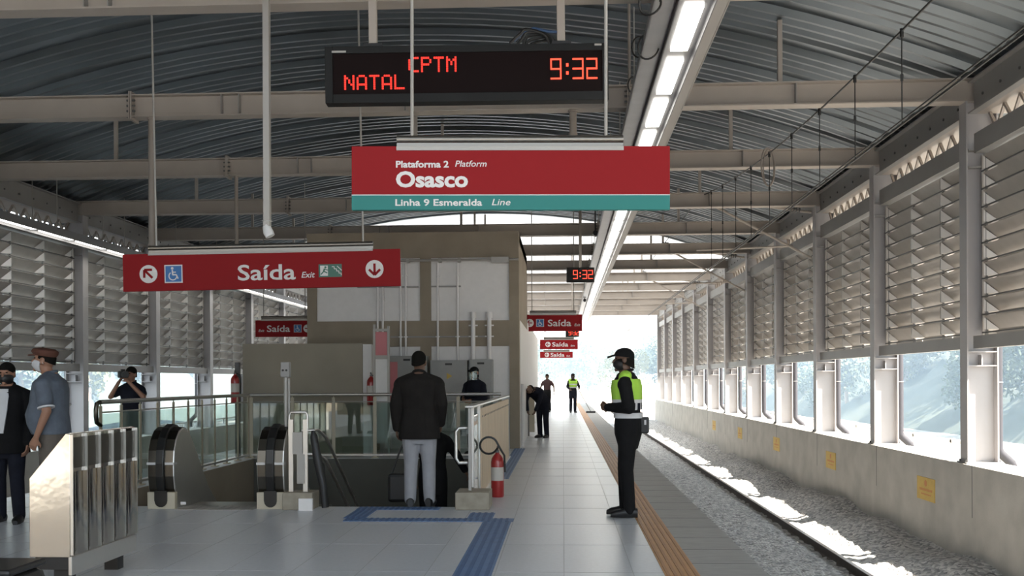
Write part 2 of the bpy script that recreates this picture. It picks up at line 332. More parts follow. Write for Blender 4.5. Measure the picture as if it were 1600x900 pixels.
def hill(name, fx, nx=110, ny=190):
    mb = MB(); vs = [fx(i / nx, k / ny) for k in range(ny + 1) for i in range(nx + 1)]
    mb.add(vs, [(k * (nx + 1) + i, k * (nx + 1) + i + 1, (k + 1) * (nx + 1) + i + 1, (k + 1) * (nx + 1) + i) for k in range(ny) for i in range(nx)])
    return struct(name, mb, 'grass', smooth=True)
def bush(x, y): return min(1.0, x / 6.0) * (1.5 * abs(noise.noise((x * 0.28, y * 0.28, 2))) + 1.1 * noise.noise((x * 0.7, y * 0.7, 6)) + 0.9)
hill('hill_right', lambda u, v: (16 + 90 * u, -30 + 190 * v, -1.2 + 26 * u ** 0.8 + 1.6 * noise.noise((u * 5, v * 9, 1)) + bush(u * 90, v * 190)))
hill('hill_left', lambda u, v: (-24 - 90 * u, -20 + 190 * v, -1.3 + 24 * u ** 0.8 + 1.6 * noise.noise((u * 5, v * 9, 4)) + bush(u * 90, v * 190 + 50)))
# ================================================================= STEEL FRAME
# columns
def seen(what, cy, first):
    k = int(round((cy - first) / 4.0 - 0.2))
    return what + (', %s in view from the camera' % ordn(k) if k >= 0 else ', off-picture, %s before the first in view' % ordn(-k - 1))
def isect(mb, w, d, tf, tw, z0, z1, sx=1):
    mb.box(0, sx * tf, -w / 2, w / 2, z0, z1) if sx > 0 else mb.box(-tf, 0, -w / 2, w / 2, z0, z1)
    a, b = sorted((sx * (d - tf), sx * d)); mb.box(a, b, -w / 2, w / 2, z0, z1)
    a, b = sorted((sx * tf, sx * (d - tf))); mb.box(a, b, -tw / 2, tw / 2, z0, z1)
def column(sx, x, base, lb, label, group):
    t = thing('steel_column', label, 'column', (x, COLY[0], base), group=group)
    s = MB(); isect(s, 0.24, 0.42, 0.02, 0.014, 0.02, 5.15 - base, sx); obj('shaft', s, 'column', t)
    s = MB(); a, b = sorted((-sx * 0.03, sx * 0.45)); s.box(a, b, -0.16, 0.16, 0, 0.02); obj('base_plate', s, 'steel', t)
    s = MB(); a, b = sorted((sx * 0.02, sx * 0.40))
    for z in (lb - base - 0.05, lb - base - 0.24): s.box(a, b, -0.115, 0.115, z, z + 0.015)
    c0 = sx * 0.2; s.box(c0 - 0.008, c0 + 0.008, -0.115, 0.115, lb - base - 0.225, lb - base - 0.085); obj('stiffener', s, 'column', t)
    s = MB(); a, b = sorted((sx * 0.03, sx * 0.40)); s.box(a, b, -0.118, 0.118, 4.25 - base, 4.27 - base); s.box(a, b, -0.118, 0.118, 4.48 - base, 4.5 - base); obj('top_stiffener', s, 'steel', t)
    s = MB()
    for q in (-0.1, 0.1): s.cyl((sx * -0.012, q, 0.02), (sx * -0.012, q, 0.055), 0.014, 8); s.cyl((sx * 0.435, q, 0.02), (sx * 0.435, q, 0.055), 0.014, 8)
    obj('anchor_bolt', s, 'dkgrey', t)
    return t
rc = column(1, XR + 0.06, 0.24, 1.8, 'x', 'steel columns of the right-hand track wall')
lc = column(-1, XL - 0.06, 0.0, 1.64, 'x', 'steel columns of the left-hand track wall')
for i, cy in enumerate(COLY):
    rt = seen('grey steel I-column on the right-hand track wall', cy, 13.0); lt_ = seen('grey steel I-column on the left-hand track wall', cy, 21.0)
    if i == 0: rc['label'] = rt; lc['label'] = lt_
    else: dup(rc, (XR + 0.06, cy, 0.24), rt); dup(lc, (XL - 0.06, cy, 0.0), lt_)
# tie beams across the hall
def tie():
    t = thing('roof_beam', 'x', 'beam', (0, COLY[0], 5.15), group='tie beams under the roof')
    s = MB(); a, b = XL - 0.4, XR + 0.4
    s.box(a, b, -0.11, 0.11, 0, 0.018); s.box(a, b, -0.11, 0.11, 0.30, 0.318); s.box(a, b, -0.008, 0.008, 0.018, 0.30); obj('girder', s, 'beam', t)
    for x in (-6.1, 0.92):
        s = MB(); s.box(x - 0.02, x - 0.005, -0.13, 0.13, -0.04, 0.36); s.box(x + 0.005, x + 0.02, -0.13, 0.13, -0.04, 0.36); so = obj('splice_plate', s, 'beam', t)
        s = MB()
        for k in range(5): s.cyl((x - 0.06, -0.09, 0.01 + k * 0.075), (x + 0.06, -0.09, 0.01 + k * 0.075), 0.016, 6)
        obj('bolt', s, 'dkgrey', so)
    s = MB()
    for x in (-4.8, -4.55, -2.2, 3.2): s.box(x - 0.006, x + 0.006, -0.1, 0.1, 0.018, 0.30)
    obj('web_stiffener', s, 'steel', t)
    for x in (-8.2, -2.65, 3.0):
        s = MB(); s.box(x - 0.03, x + 0.03, -0.03, 0.03, 0.318, arc(x) - 5.15 - 0.002); obj('roof_post', s, 'beam', t)
    return t
tb = tie()
for i, cy in enumerate(COLY):
    l = seen('taupe steel tie beam spanning the hall', cy, 9.0)
    if i == 0: tb['label'] = l
    else: dup(tb, (0, cy, 5.15), l)
# eaves girders and louver panels, bay by bay
def bay(sx, x, lb, label1, label2, g1, g2):
    L = 4.0
    t = thing('eaves_girder', label1, 'girder', (x, COLY[0], 4.45), group=g1)
    def bx(mb, a, b, y0, y1, z0, z1):
        a, b = sorted((sx * a, sx * b)); mb.box(a, b, y0, y1, z0, z1)
    s = MB(); bx(s, 0.10, 0.13, 0.13, L - 0.13, 0.54, 0.96); bx(s, 0.02, 0.13, 0.13, L - 0.13, 0.52, 0.54); bx(s, 0.02, 0.13, 0.13, L - 0.13, 0.94, 0.96); o = obj('upper_beam', s, 'steel', t)
    s = MB()
    for k in range(7): s.cyl((sx * 0.085, 0.4 + k * 0.53, 0.72), (sx * 0.10, 0.4 + k * 0.53, 0.72), 0.02, 8)
    obj('bolt', s, 'dkgrey', o)
    s = MB(); bx(s, 0.10, 0.13, 0.13, L - 0.13, 0.0, 0.24); bx(s, 0.10, 0.30, 0.13, L - 0.13, 0.24, 0.252); bx(s, 0.10, 0.34, 0.13, L - 0.13, -0.012, 0.0); obj('lower_beam', s, 'steel', t)
    s = MB(); n = 8
    for k in range(n):
        ya = 0.2 + (L - 0.4) * k / n; yb = 0.2 + (L - 0.4) * (k + 0.5) / n; yc = 0.2 + (L - 0.4) * (k + 1) / n
        s.bar((sx * 0.28, ya, 0.52), (sx * 0.28, yb, 0.26), 0.035, 0.035); s.bar((sx * 0.28, yb, 0.26), (sx * 0.28, yc, 0.52), 0.035, 0.035)
    obj('lattice', s, 'beam', t)
    s = MB(); bx(s, 0.13, 0.75, 0.13, L - 0.13, 0.522, 0.538); obj('soffit', s, 'beam', t)
    # louvers
    h = 4.40 - lb - 0.18
    q = thing('louver_panel', label2, 'louver', (x, COLY[0], lb), group=g2)
    s = MB(); bx(s, 0.08, 0.11, 0.125, L - 0.125, -0.0, 0.17); bx(s, 0.11, 0.20, 0.125, L - 0.125, -0.0, 0.012); obj('sill_beam', s, 'steel', q)
    n = 10; pz = h / n
    s = MB(); tabs = s; rods = MB()
    for r in range(n):
        z = 0.2 + r * pz
        for k in range(3):
            s.cur = 0
            ya = 0.13 + (L - 0.26) * k / 3 + (0.02 if k else 0); yb = 0.13 + (L - 0.26) * (k + 1) / 3 - (0.02 if k < 2 else 0)
            pr = [(0.22, z + pz * 0.98), (0.235, z + pz * 1.0), (0.40, z + pz * 0.30), (0.385, z + pz * 0.26)]
            s.prism([(sx * u, v) for u, v in pr], 'y', ya, yb)
            s.prism([(sx * u, v) for u, v in ((0.385, z + pz * 0.26), (0.40, z + pz * 0.30), (0.40, z - 0.01), (0.385, z - 0.01))], 'y', ya, yb)
            s.cur = 1
            for yy, dd in ((ya, 0.10), (yb, -0.10)):
                tabs.loft([[(sx * 0.21, yy, z + pz * 0.95), (sx * 0.38, yy + dd, z + pz * 0.25), (sx * 0.36, yy, z + pz * 0.085), (sx * 0.21, yy, z + pz * 0.25)],
                           [(sx * 0.215, yy + 0.008, z + pz * 0.95), (sx * 0.385, yy + dd + 0.008, z + pz * 0.25), (sx * 0.365, yy + 0.008, z + pz * 0.085), (sx * 0.215, yy + 0.008, z + pz * 0.25)]])
        rods.box(*sorted((sx * 0.19, sx * 0.205)), 0.13, L - 0.13, z + pz * 0.02, z + pz * 0.10)
    s.cur = 0
    for ya in (0.121, L - 0.136): s.box(*sorted((sx * 0.20, sx * 0.42)), ya, ya + 0.015, 0.17, h + 0.19)  # end plates added to stop sun slipping past the blade ends
    for k in range(4):
        yy = 0.14 + (L - 0.28) * k / 3; rods.box(*sorted((sx * 0.24, sx * 0.27)), yy - 0.012, yy + 0.012, 0.17, h + 0.2)
    obj('blades', s, ['louver', 'louver_tab_lit'], q); obj('carrier_rod', rods, 'dkgrey', q)
    return t, q
GR = ('eaves girders on the right', 'louver panels on the right', 'eaves girders on the left', 'louver panels on the left')
r1, r2 = bay(1, XR + 0.06, 1.8, 'x', 'x', GR[0], GR[1]); l1, l2 = bay(-1, XL - 0.06, 1.64, 'x', 'x', GR[2], GR[3])
for i, cy in enumerate(COLY[:-1]):
    la = seen('grey eaves girder above the right-hand louver bay', cy, 9.0); lb = seen('beige slatted louver panel on the right', cy, 9.0)
    lc_ = seen('grey eaves girder above the left-hand louver bay', cy, 17.0); ld = seen('grey slatted louver panel on the left', cy, 17.0)
    if i == 0: r1['label'] = la; r2['label'] = lb; l1['label'] = lc_; l2['label'] = ld
    else:
        dup(r1, (XR + 0.06, cy, 4.45), la); dup(r2, (XR + 0.06, cy, 1.8), lb); dup(l1, (XL - 0.06, cy, 4.45), lc_); dup(l2, (XL - 0.06, cy, 1.64), ld)
# downpipes
def downpipe(sx, x, base):
    t = thing('downpipe', 'x', 'pipe', (x, COLY[0] + 0.25, base), group='downpipes of the right wall' if sx > 0 else 'downpipes of the left wall')
    s = MB(); s.tube([(0, 0, 4.6 - base), (0, 0, 0.42), (sx * 0.03, 0, 0.36), (sx * 0.18, 0, 0.22), (sx * 0.21, 0, 0.14), (sx * 0.21, 0, 0.0)], 0.064, 12); obj('pipe', s, 'pipe', t, smooth=True)
    s = MB(); s.box(*sorted((-sx * 0.07, -sx * 0.20)), -0.012, 0.012, 1.33, 1.35); s.tube([(0.062 * math.cos(a), 0.062 * math.sin(a), 1.34) for a in [2 * math.pi * k / 12 for k in range(12)]], 0.008, 6, closed=True); obj('clamp', s, 'steel', t)
    return t
dpr = downpipe(1, XR + 0.62, 0.0); dpl = downpipe(-1, XL - 0.62, 0.0)
for i, cy in enumerate(COLY):
    a = seen('dark grey downpipe outside the right track wall', cy, 13.0); b = seen('dark grey downpipe outside the left track wall', cy, 21.0)
    if i == 0: dpr['label'] = a; dpl['label'] = b
    else:
        dup(dpr, (XR + 0.62, cy + 0.25, 0), a)
        if i % 2 == 0: dup(dpl, (XL - 0.62, cy + 0.25, 0), b)
# yellow plates on the right wall
yp = None
for i, yy in enumerate((15.05, 20.3, 25.4, 30.6, 35.8)):
    l = 'yellow warning plate on the right track wall, %s counting from the camera' % ordn(i)
    if yp is None:
        yp = thing('warning_plate', l, 'sign', (XR - 0.008, yy, -0.42), group='yellow plates on the track wall')
        s = MB(); s.box(0, 0.008, -0.36, 0.36, 0, 0.34); obj('plate', s, 'yellow', yp)
        s = MB(); s.disc((-0.001, 0, 0.255), 0.05, 'x', 0.002, 12); obj('pictogram', s, 'orange_ink', yp)
        s = MB()
        for k in range(9): s.box(-0.002, 0, -0.26 + k * 0.058, -0.22 + k * 0.058, 0.14, 0.175)
        for k in range(7): s.box(-0.002, 0, -0.2 + k * 0.058, -0.16 + k * 0.058, 0.08, 0.10)
        obj('lettering', s, 'orange_ink', yp)
    else: dup(yp, (XR - 0.008, yy, -0.42), l)
# rails
def rail(x, label):
    s = MB(); s.cur = 0
    s.prism([(-0.07, 0), (0.07, 0), (0.07, 0.012), (0.012, 0.035), (0.01, 0.11), (0.035, 0.125), (0.035, 0.155), (-0.035, 0.155), (-0.035, 0.125), (-0.01, 0.11), (-0.012, 0.035), (-0.07, 0.012)], 'y', -6, 80)
    s.cur = 1; s.box(-0.03, 0.03, -6, 80, 0.155, 0.16)
    o = obj('track_rail', s, ['rail_side', 'rail_top'], loc=(x, 0, -1.25)); return tag(o, label, 'rail')
rail(3.88, 'dark steel rail of the right track nearer the wall'); rail(2.28, 'dark steel rail of the right track nearer the platform')
rail(PL - 0.82, 'dark steel rail of the left track nearer the platform'); rail(PL - 2.42, 'dark steel rail of the left track nearer the wall')
# tactile paving
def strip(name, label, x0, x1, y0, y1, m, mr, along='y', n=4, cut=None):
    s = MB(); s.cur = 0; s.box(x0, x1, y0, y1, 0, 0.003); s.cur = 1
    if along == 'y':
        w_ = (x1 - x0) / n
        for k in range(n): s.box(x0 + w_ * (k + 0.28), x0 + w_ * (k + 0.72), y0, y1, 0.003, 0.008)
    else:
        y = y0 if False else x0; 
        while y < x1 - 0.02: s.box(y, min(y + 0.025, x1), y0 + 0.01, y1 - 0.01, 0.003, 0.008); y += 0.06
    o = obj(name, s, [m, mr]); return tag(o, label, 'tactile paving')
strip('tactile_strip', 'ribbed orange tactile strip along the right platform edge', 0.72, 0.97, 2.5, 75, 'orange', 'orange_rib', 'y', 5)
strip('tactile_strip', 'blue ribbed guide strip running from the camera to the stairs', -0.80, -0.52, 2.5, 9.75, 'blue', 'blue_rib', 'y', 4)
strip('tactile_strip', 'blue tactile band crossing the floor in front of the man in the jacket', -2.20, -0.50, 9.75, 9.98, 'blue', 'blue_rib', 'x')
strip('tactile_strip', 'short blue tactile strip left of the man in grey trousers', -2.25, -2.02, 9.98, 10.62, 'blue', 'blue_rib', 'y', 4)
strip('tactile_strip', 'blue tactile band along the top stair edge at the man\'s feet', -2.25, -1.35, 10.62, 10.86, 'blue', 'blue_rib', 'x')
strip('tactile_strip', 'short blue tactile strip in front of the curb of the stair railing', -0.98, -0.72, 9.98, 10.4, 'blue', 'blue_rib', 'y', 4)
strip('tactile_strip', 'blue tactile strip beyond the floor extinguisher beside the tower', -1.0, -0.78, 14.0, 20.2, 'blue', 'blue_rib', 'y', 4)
# fence outside on the right and left
for x, lab in ((7.3, 'right'), (-13.6, 'left')):
    t = thing('outside_fence', 'white metal fence outside the %s-hand track wall' % lab, 'fence', (x, 5, -1.2))
    top = 1.45 if lab == 'right' else 1.15
    s = MB(); s.box(-0.03, 0.03, 0, 55, top - 0.06, top); s.box(-0.025, 0.025, 0, 55, 0.3, 0.35); obj('rail', s, 'fence', t)
    for k in range(28):
        s = MB(); s.box(-0.03, 0.03, -0.03, 0.03, 0, top + 0.02); obj('post', s, 'fence', t, loc=(0, k * 2.0, 0))
    s = MB()
    for k in range(366): s.box(-0.01, 0.01, k * 0.15, k * 0.15 + 0.015, 0.3, top - 0.085)
    obj('infill', s, 'fence', t)
# trees in the haze
def leafmesh(n, rx, rz, seed):
    rnd = random.Random(seed); s = MB()
    lobes = [(rnd.uniform(-rx, rx) * 0.6, rnd.uniform(-rx, rx) * 0.6, rnd.uniform(-0.5, 0.6) * rz, rnd.uniform(0.45, 0.75)) for _ in range(9)]
    for _ in range(n):
        lx, ly, lz, lr = rnd.choice(lobes)
        d = Vector((rnd.gauss(0, 1), rnd.gauss(0, 1), rnd.gauss(0, 1))).normalized() * (0.55 + 0.45 * rnd.random()) * lr
        c = Vector((lx + d.x * rx, ly + d.y * rx, lz + d.z * rz)); a = Vector((rnd.gauss(0, 1), rnd.gauss(0, 1), rnd.gauss(0, 1))).normalized(); b = a.orthogonal().normalized()
        q = rnd.uniform(0.08, 0.17); a *= q; b *= q * 0.6
        s.add([c - a, c + b * 0.9, c + a, c - b * 0.9], [(0, 1, 2, 3)])
    return s
TM = [(leafmesh(4200, 2.0, 2.3, k).mesh('crown'), 'leaf2' if k == 1 else 'leaf') for k in range(3)]
for me, mm in TM: me.materials.append(M[mm])
def tree(x, y, z, k, sc, label, group):
    t = thing('tree', label, 'tree', (x, y, z), random.uniform(0, 6), group); t.scale = (sc, sc, sc)
    o = bpy.data.objects.new('crown', TM[k][0]); COL.objects.link(o); o.parent = t; o.location = (0, 0, 3.2)
    s = MB(); s.tube([(0, 0, -0.6), (0.05, 0, 1.2), (0.0, 0.1, 3.0)], [0.2, 0.15, 0.08], 8); obj('trunk', s, 'trunk', t, smooth=True)
KN = ['pale green leafy', 'yellowish leafy', 'bluish green leafy']
for i in range(16):
    k = (i + 2) % 3; y = 2 + i * 7.5 + random.uniform(-1.5, 1.5); x = 30 + random.uniform(0, 9); z = -1.2 + 26 * ((x - 16) / 90) ** 0.8 - 0.8
    tree(x, y, z, k, random.uniform(1.3, 1.8), '%s tree in the back row of the right-hand slope, %s from camera' % (KN[k], ordn(i)), 'trees in the back row of the right slope')
for i in range(26):
    k = (i * 2) % 3; y = 8 + i * 3.7 + random.uniform(-1.5, 1.5); x = 17 + random.uniform(0, 8); z = -1.2 + 26 * ((x - 16) / 90) ** 0.8 - 0.8
    tree(x, y, z - 0.8, k, random.uniform(0.9, 1.4), '%s tree in front row of the right-hand slope, %s from camera' % (KN[k], ordn(i)), 'trees on the right slope')
for i in range(11):
    k = (i + 1) % 3; y = 14 + i * 6.5 + random.uniform(-1.5, 1.5); x = -24 - random.uniform(0, 8); z = -1.3 + 24 * ((-24 - x) / 90) ** 0.8 - 0.8
    tree(x, y, z, k, random.uniform(0.9, 1.4), '%s tree on the hazy left-hand slope, %s from camera' % (KN[k], ordn(i)), 'trees on the left slope')

hz = bpy.data.materials.new('haze'); hz.use_nodes = True; nt = hz.node_tree; nt.nodes.clear()
o_ = nt.nodes.new('ShaderNodeOutputMaterial'); v_ = nt.nodes.new('ShaderNodeVolumeScatter'); v_.inputs['Color'].default_value = (0.52, 0.74, 1.0, 1); v_.inputs['Density'].default_value = 0.009; v_.inputs['Anisotropy'].default_value = 0.0
nt.links.new(v_.outputs[0], o_.inputs['Volume'])
for i, (x, y, k, sc_) in enumerate(((-3.5, 104, 0, 1.3), (0.8, 112, 2, 1.5), (6.2, 98, 1, 1.1), (10.5, 106, 0, 1.4), (4.0, 120, 2, 1.8), (-8.0, 110, 1, 1.5))):
    tree(x, y, -1.5, k, sc_, '%s tree in the haze beyond the platform end, %s of six' % (KN[k], ordn(i)), 'trees beyond the platform end')
t = thing('catenary_mast', 'tall thin steel mast beside the track beyond the platform end', 'mast', (5.7, 86, -1.5))
s = MB(); s.box(-0.12, 0.12, -0.12, 0.12, 0, 9.5); obj('mast', s, 'steel', t); s = MB(); s.cyl((0, 0, 7.2), (-3.2, 0, 7.6), 0.05, 8); s.cyl((0, 0, 6.0), (-2.9, 0, 7.5), 0.04, 8); obj('arm', s, 'steel', t)
for a, b, y0_, y1_, lab in ((8.0, 110, -30, 160, 'over the right-hand slope'), (-115, -15.0, -30, 160, 'over the left-hand slope'), (-14.9, 7.9, 78, 160, 'beyond the platform end')):
    s = MB(); s.box(a, b, y0_, y1_, -1.0, 32)
    if 'end' in lab: hz = hz.copy(); hz.node_tree.nodes['Volume Scatter'].inputs['Density'].default_value = 0.015
    h_ = obj('haze', s, hz); tag(h_, 'pale bluish haze %s' % lab, 'haze', kind='stuff')
# ================================================================= SIGNS, DISPLAYS, LIGHTS
def ring_icon(mb_disc, name, x, z, r, parent, y, ang=None):
    """white disc with a red arrow; ang = direction of the arrow in degrees"""
    s = MB(); s.disc((x, y, z), r, 'y', 0.003); d = obj(name, s, 'sgwhite', parent)
    a = R(ang); u = Vector((math.cos(a), 0, math.sin(a))); v = Vector((-u.z, 0, u.x)); c = Vector((x, y - 0.003, z))
    s = MB(); up = (0, 1, 0)
    s.bar(c - u * r * 0.62, c + u * r * 0.6, r * 0.26, 0.003, up); tip = c + u * r * 0.66
    s.bar(tip, tip - u * r * 0.62 + v * r * 0.62, r * 0.26, 0.003, up); s.bar(tip, tip - u * r * 0.62 - v * r * 0.62, r * 0.26, 0.003, up)
    obj('arrow', s, 'red', d)
def wheelchair(x, z, h, parent, y):
    s = MB(); s.box(x - h / 2, x + h / 2, y - 0.002, y, z - h / 2, z + h / 2); b = obj('access_symbol', s, 'sgwhite', parent)
    s = MB(); k = h * 0.44; s.box(x - k, x + k, y - 0.004, y - 0.002, z - k, z + k); obj('blue_field', s, 'sgblue', b)
    s = MB(); q = y - 0.006; up = (0, 1, 0); t = h * 0.075
    s.disc((x - h * 0.06, q, z + h * 0.31), h * 0.075, 'y', 0.002, 14)
    s.bar((x - h * 0.06, q, z + h * 0.22), (x - h * 0.04, q, z - h * 0.05), t, 0.002, up); s.bar((x - h * 0.06, q, z + h * 0.09), (x + h * 0.14, q, z + h * 0.09), t * 0.8, 0.002, up)
    s.bar((x - h * 0.05, q, z - h * 0.05), (x + h * 0.16, q, z - h * 0.05), t, 0.002, up); s.bar((x + h * 0.15, q, z - h * 0.04), (x + h * 0.26, q, z - h * 0.27), t, 0.002, up)
    pts = [(x - h * 0.03 + h * 0.22 * math.cos(a), q, z - h * 0.12 + h * 0.22 * math.sin(a)) for a in [R(125 + 245 * i / 14) for i in range(15)]]
    for a, c in zip(pts, pts[1:]): s.bar(a, c, t * 0.8, 0.002, up)
    obj('wheelchair_figure', s, 'sgwhite', b)
def exit_icon(x0, x1, z0, z1, parent, y):
    s = MB(); s.box(x0, x1, y - 0.002, y, z0, z1); b = obj('stairs_symbol', s, 'sggreen', parent); q = y - 0.004; up = (0, 1, 0); h = z1 - z0
    s = MB(); w = (x1 - x0) / 2; cx = x0 + w * 0.52; zc = (z0 + z1) / 2
    s.box(x0 + w * 0.14, x0 + w * 0.80, q - 0.001, q + 0.001, z0 + h * 0.1, z0 + h * 0.9); obj('door_field', s, 'sgwhite', b)
    s = MB(); q2 = q - 0.002
    s.disc((cx + 0.01, q2, zc + h * 0.26), h * 0.09, 'y', 0.001, 10); s.bar((cx, q2, zc + h * 0.16), (cx - 0.01, q2, zc - h * 0.05), h * 0.13, 0.001, up)
    s.bar((cx - 0.01, q2, zc - h * 0.05), (cx + 0.03, q2, zc - h * 0.18), h * 0.09, 0.001, up); s.bar((cx - 0.01, q2, zc - h * 0.05), (cx - 0.045, q2, zc - h * 0.30), h * 0.09, 0.001, up)
    s.bar((cx, q2, zc + h * 0.12), (cx + 0.045, q2, zc + h * 0.02), h * 0.07, 0.001, up); obj('running_figure', s, 'sggreen', b)
    s = MB(); a = x0 + w * 1.15
    for k in range(4): s.bar((a + w * 0.2 * k, q, z1 - h * (0.2 + 0.17 * k)), (a + w * 0.2 * (k + 1), q, z1 - h * (0.2 + 0.17 * k)), h * 0.06, 0.001, up); s.bar((a + w * 0.2 * (k + 1), q, z1 - h * (0.2 + 0.17 * k)), (a + w * 0.2 * (k + 1), q, z1 - h * (0.37 + 0.17 * k)), h * 0.06, 0.001, up)
    s.bar((a + w * 0.45, q, z1 - h * 0.15), (a + w * 0.85, q, z1 - h * 0.5), h * 0.06, 0.001, up); obj('stairs_figure', s, 'sgwhite', b)
def hang_rail(parent, x0, x1, z0, z1, rods, ztop):
    s = MB(); r = (z1 - z0) * 0.27; s.cyl((x0, 0, z1 - r), (x1, 0, z1 - r), r, 14); s.box(x0, x1, -0.012, 0.012, z0 + 0.02, z1 - r); s.cur = 1; s.box(x0, x1, -0.035, 0.035, z0 - 0.004, z0 + (z1 - z0) * 0.22)
    obj('hanging_rail', s, ['rail_tube', 'rod'], parent, smooth=True)
    for x in rods:
        s = MB(); s.cyl((x, 0, z1 - r), (x, 0, ztop), 0.012 if ztop > 2 else 0.016, 8); obj('rod', s, 'rod', parent, smooth=True)
def sgn(name, label, px0, px1, d, tilt=0.0, zb=None, ztop=None):
    c = dp((px0 + px1) / 2, d, 0); k = d / F
    t = thing(name, label, 'sign', (c.x, c.y, zb), rot=(0, R(tilt), YAW)); return t, k, (px0 + px1) / 2
# --- platform sign
D = 7.0; zb = zz(329, D)
t, k, cx = sgn('platform_sign', 'large red and teal hanging sign reading Plataforma 2 Osasco Linha 9 Esmeralda', 552, 1047, D, 0.2, zb)
X = lambda px: (px - cx) * k
Z = lambda py: (329 - py) * k
s = MB(); s.box(X(552), X(1047), -0.025, 0.025, Z(305), Z(230)); obj('red_panel', s, 'red', t, bevel=0.003)
s = MB(); s.box(X(552), X(1047), -0.025, 0.025, Z(329), Z(306.5)); obj('teal_panel', s, 'teal', t, bevel=0.003)
s = MB(); s.box(X(552), X(1047), -0.022, 0.022, Z(306.6), Z(304.9)); obj('joint_line', s, 'sgwhite', t)
hang_rail(t, X(622), X(975), Z(236), Z(212), [X(645.5), X(948)], arc(-1) - zb - 0.1)
yy = -0.026
text('lettering_platform', 'Plataforma 2', X(621), X(703), Z(263), 10.5 * k, 'sgwhite', t, yy, 0.028)
text('lettering_platform_english', 'Platform', X(713), X(762), Z(262), 10.0 * k, 'sgwhite', t, yy, 0.008, 0.22)
text('lettering_station', 'Osasco', X(621), X(733), Z(293), 24.5 * k, 'sgwhite', t, yy, 0.035)
text('lettering_line', 'Linha 9 Esmeralda', X(620), X(755), Z(322.5), 10.5 * k, 'sgwhite', t, yy, 0.022)
text('lettering_line_english', 'Line', X(770), X(799), Z(322), 10.5 * k, 'sgwhite', t, yy, 0.005, 0.22)
# --- exit sign
D = 11.5; zb = zz(450, D)
t, k, cx = sgn('exit_sign', 'long red hanging sign reading Saída Exit above the escalator', 196, 628, D, -0.95, zb)
X = lambda px: (px - cx) * k
Z = lambda py: (450 - py) * k
s = MB(); s.box(X(196), X(628), -0.025, 0.025, 0, Z(392)); obj('red_panel', s, 'red', t, bevel=0.003)
hang_rail(t, X(236), X(586), Z(394), Z(379), [X(248), X(570.5)], arc(-4.5) - zb - 0.45)
yy = -0.027
ring_icon(None, 'arrow_disc', X(236), Z(423.5), 14 * k, t, yy, 135); ring_icon(None, 'arrow_disc', X(588), Z(423), 14 * k, t, yy, 270)
wheelchair(X(275), Z(424), 28 * k, t, yy)
text('lettering_exit', 'Saída', X(375), X(465), Z(436), 25 * k, 'sgwhite', t, yy, 0.014)
text('lettering_exit_english', 'Exit', X(474), X(495), Z(434), 9.5 * k, 'sgwhite', t, yy, 0.01, 0.22)
exit_icon(X(501), X(537), Z(434), Z(414), t, yy)
# --- smaller exit signs farther on
def small_exit(label, px0, px1, pyt, pyb, d, order, rods):
    zb = zz(pyb, d); t, k, cx = sgn('exit_sign', label, px0, px1, d, 0, zb); h = (pyb - pyt) * k; w = (px1 - px0) * k; c0 = t.location.x - w / 2
    s = MB(); s.box(-w / 2, w / 2, -0.025, 0.025, 0, h); obj('red_panel', s, 'red', t, bevel=0.003)
    hang_rail(t, -w * 0.40, w * 0.40, h - 0.01, h + 0.11, [-w * 0.36, w * 0.36], arc(c0) - zb + 0.06)
    yy = -0.027; q = h / 2; L = w / 90.0
    if order == 'left':
        ring_icon(None, 'arrow_disc', -36 * L, q, 6.2 * L, t, yy, 180); wheelchair(-20 * L, q, 12 * L, t, yy)
        text('lettering_exit', 'Saída', -8 * L, 28 * L, q - 5 * L, 10.5 * L, 'sgwhite', t, yy, 0.014); text('lettering_exit_english', 'Exit', 33 * L, 42 * L, q - 5 * L, 4 * L, 'sgwhite', t, yy, 0.01, 0.22)
    elif order == 'right':
        text('lettering_exit_english', 'Exit', -40 * L, -31 * L, q - 5 * L, 4 * L, 'sgwhite', t, yy, 0.01, 0.22); text('lettering_exit', 'Saída', -27 * L, 9 * L, q - 5 * L, 10.5 * L, 'sgwhite', t, yy, 0.014)
        wheelchair(21 * L, q, 12 * L, t, yy); ring_icon(None, 'arrow_disc', 36 * L, q, 6.2 * L, t, yy, 0)
    else:
        ring_icon(None, 'arrow_disc', -26 * L, q, 6.2 * L, t, yy, 180); text('lettering_exit', 'Saída', -16 * L, 22 * L, q - 5 * L, 10.5 * L, 'sgwhite', t, yy, 0.014); text('lettering_exit_english', 'Exit', 28 * L, 38 * L, q - 5 * L, 4 * L, 'sgwhite', t, yy, 0.01, 0.22)
    return t
small_exit('small red Saída sign over the walkway just right of the concrete tower', 819, 910, 492, 518, 26.5, 'left', 0)
small_exit('small red Saída sign partly hidden behind the left edge of the concrete tower', 401, 491, 499, 525, 25.5, 'right', 0)
small_exit('tiny red Saída sign below and behind the walkway exit sign', 844, 903, 531, 546, 42, 'plain', 0)
small_exit('farthest tiny red exit sign, lowest of those over the walkway', 844, 895, 550, 559.5, 54, 'plain', 0)
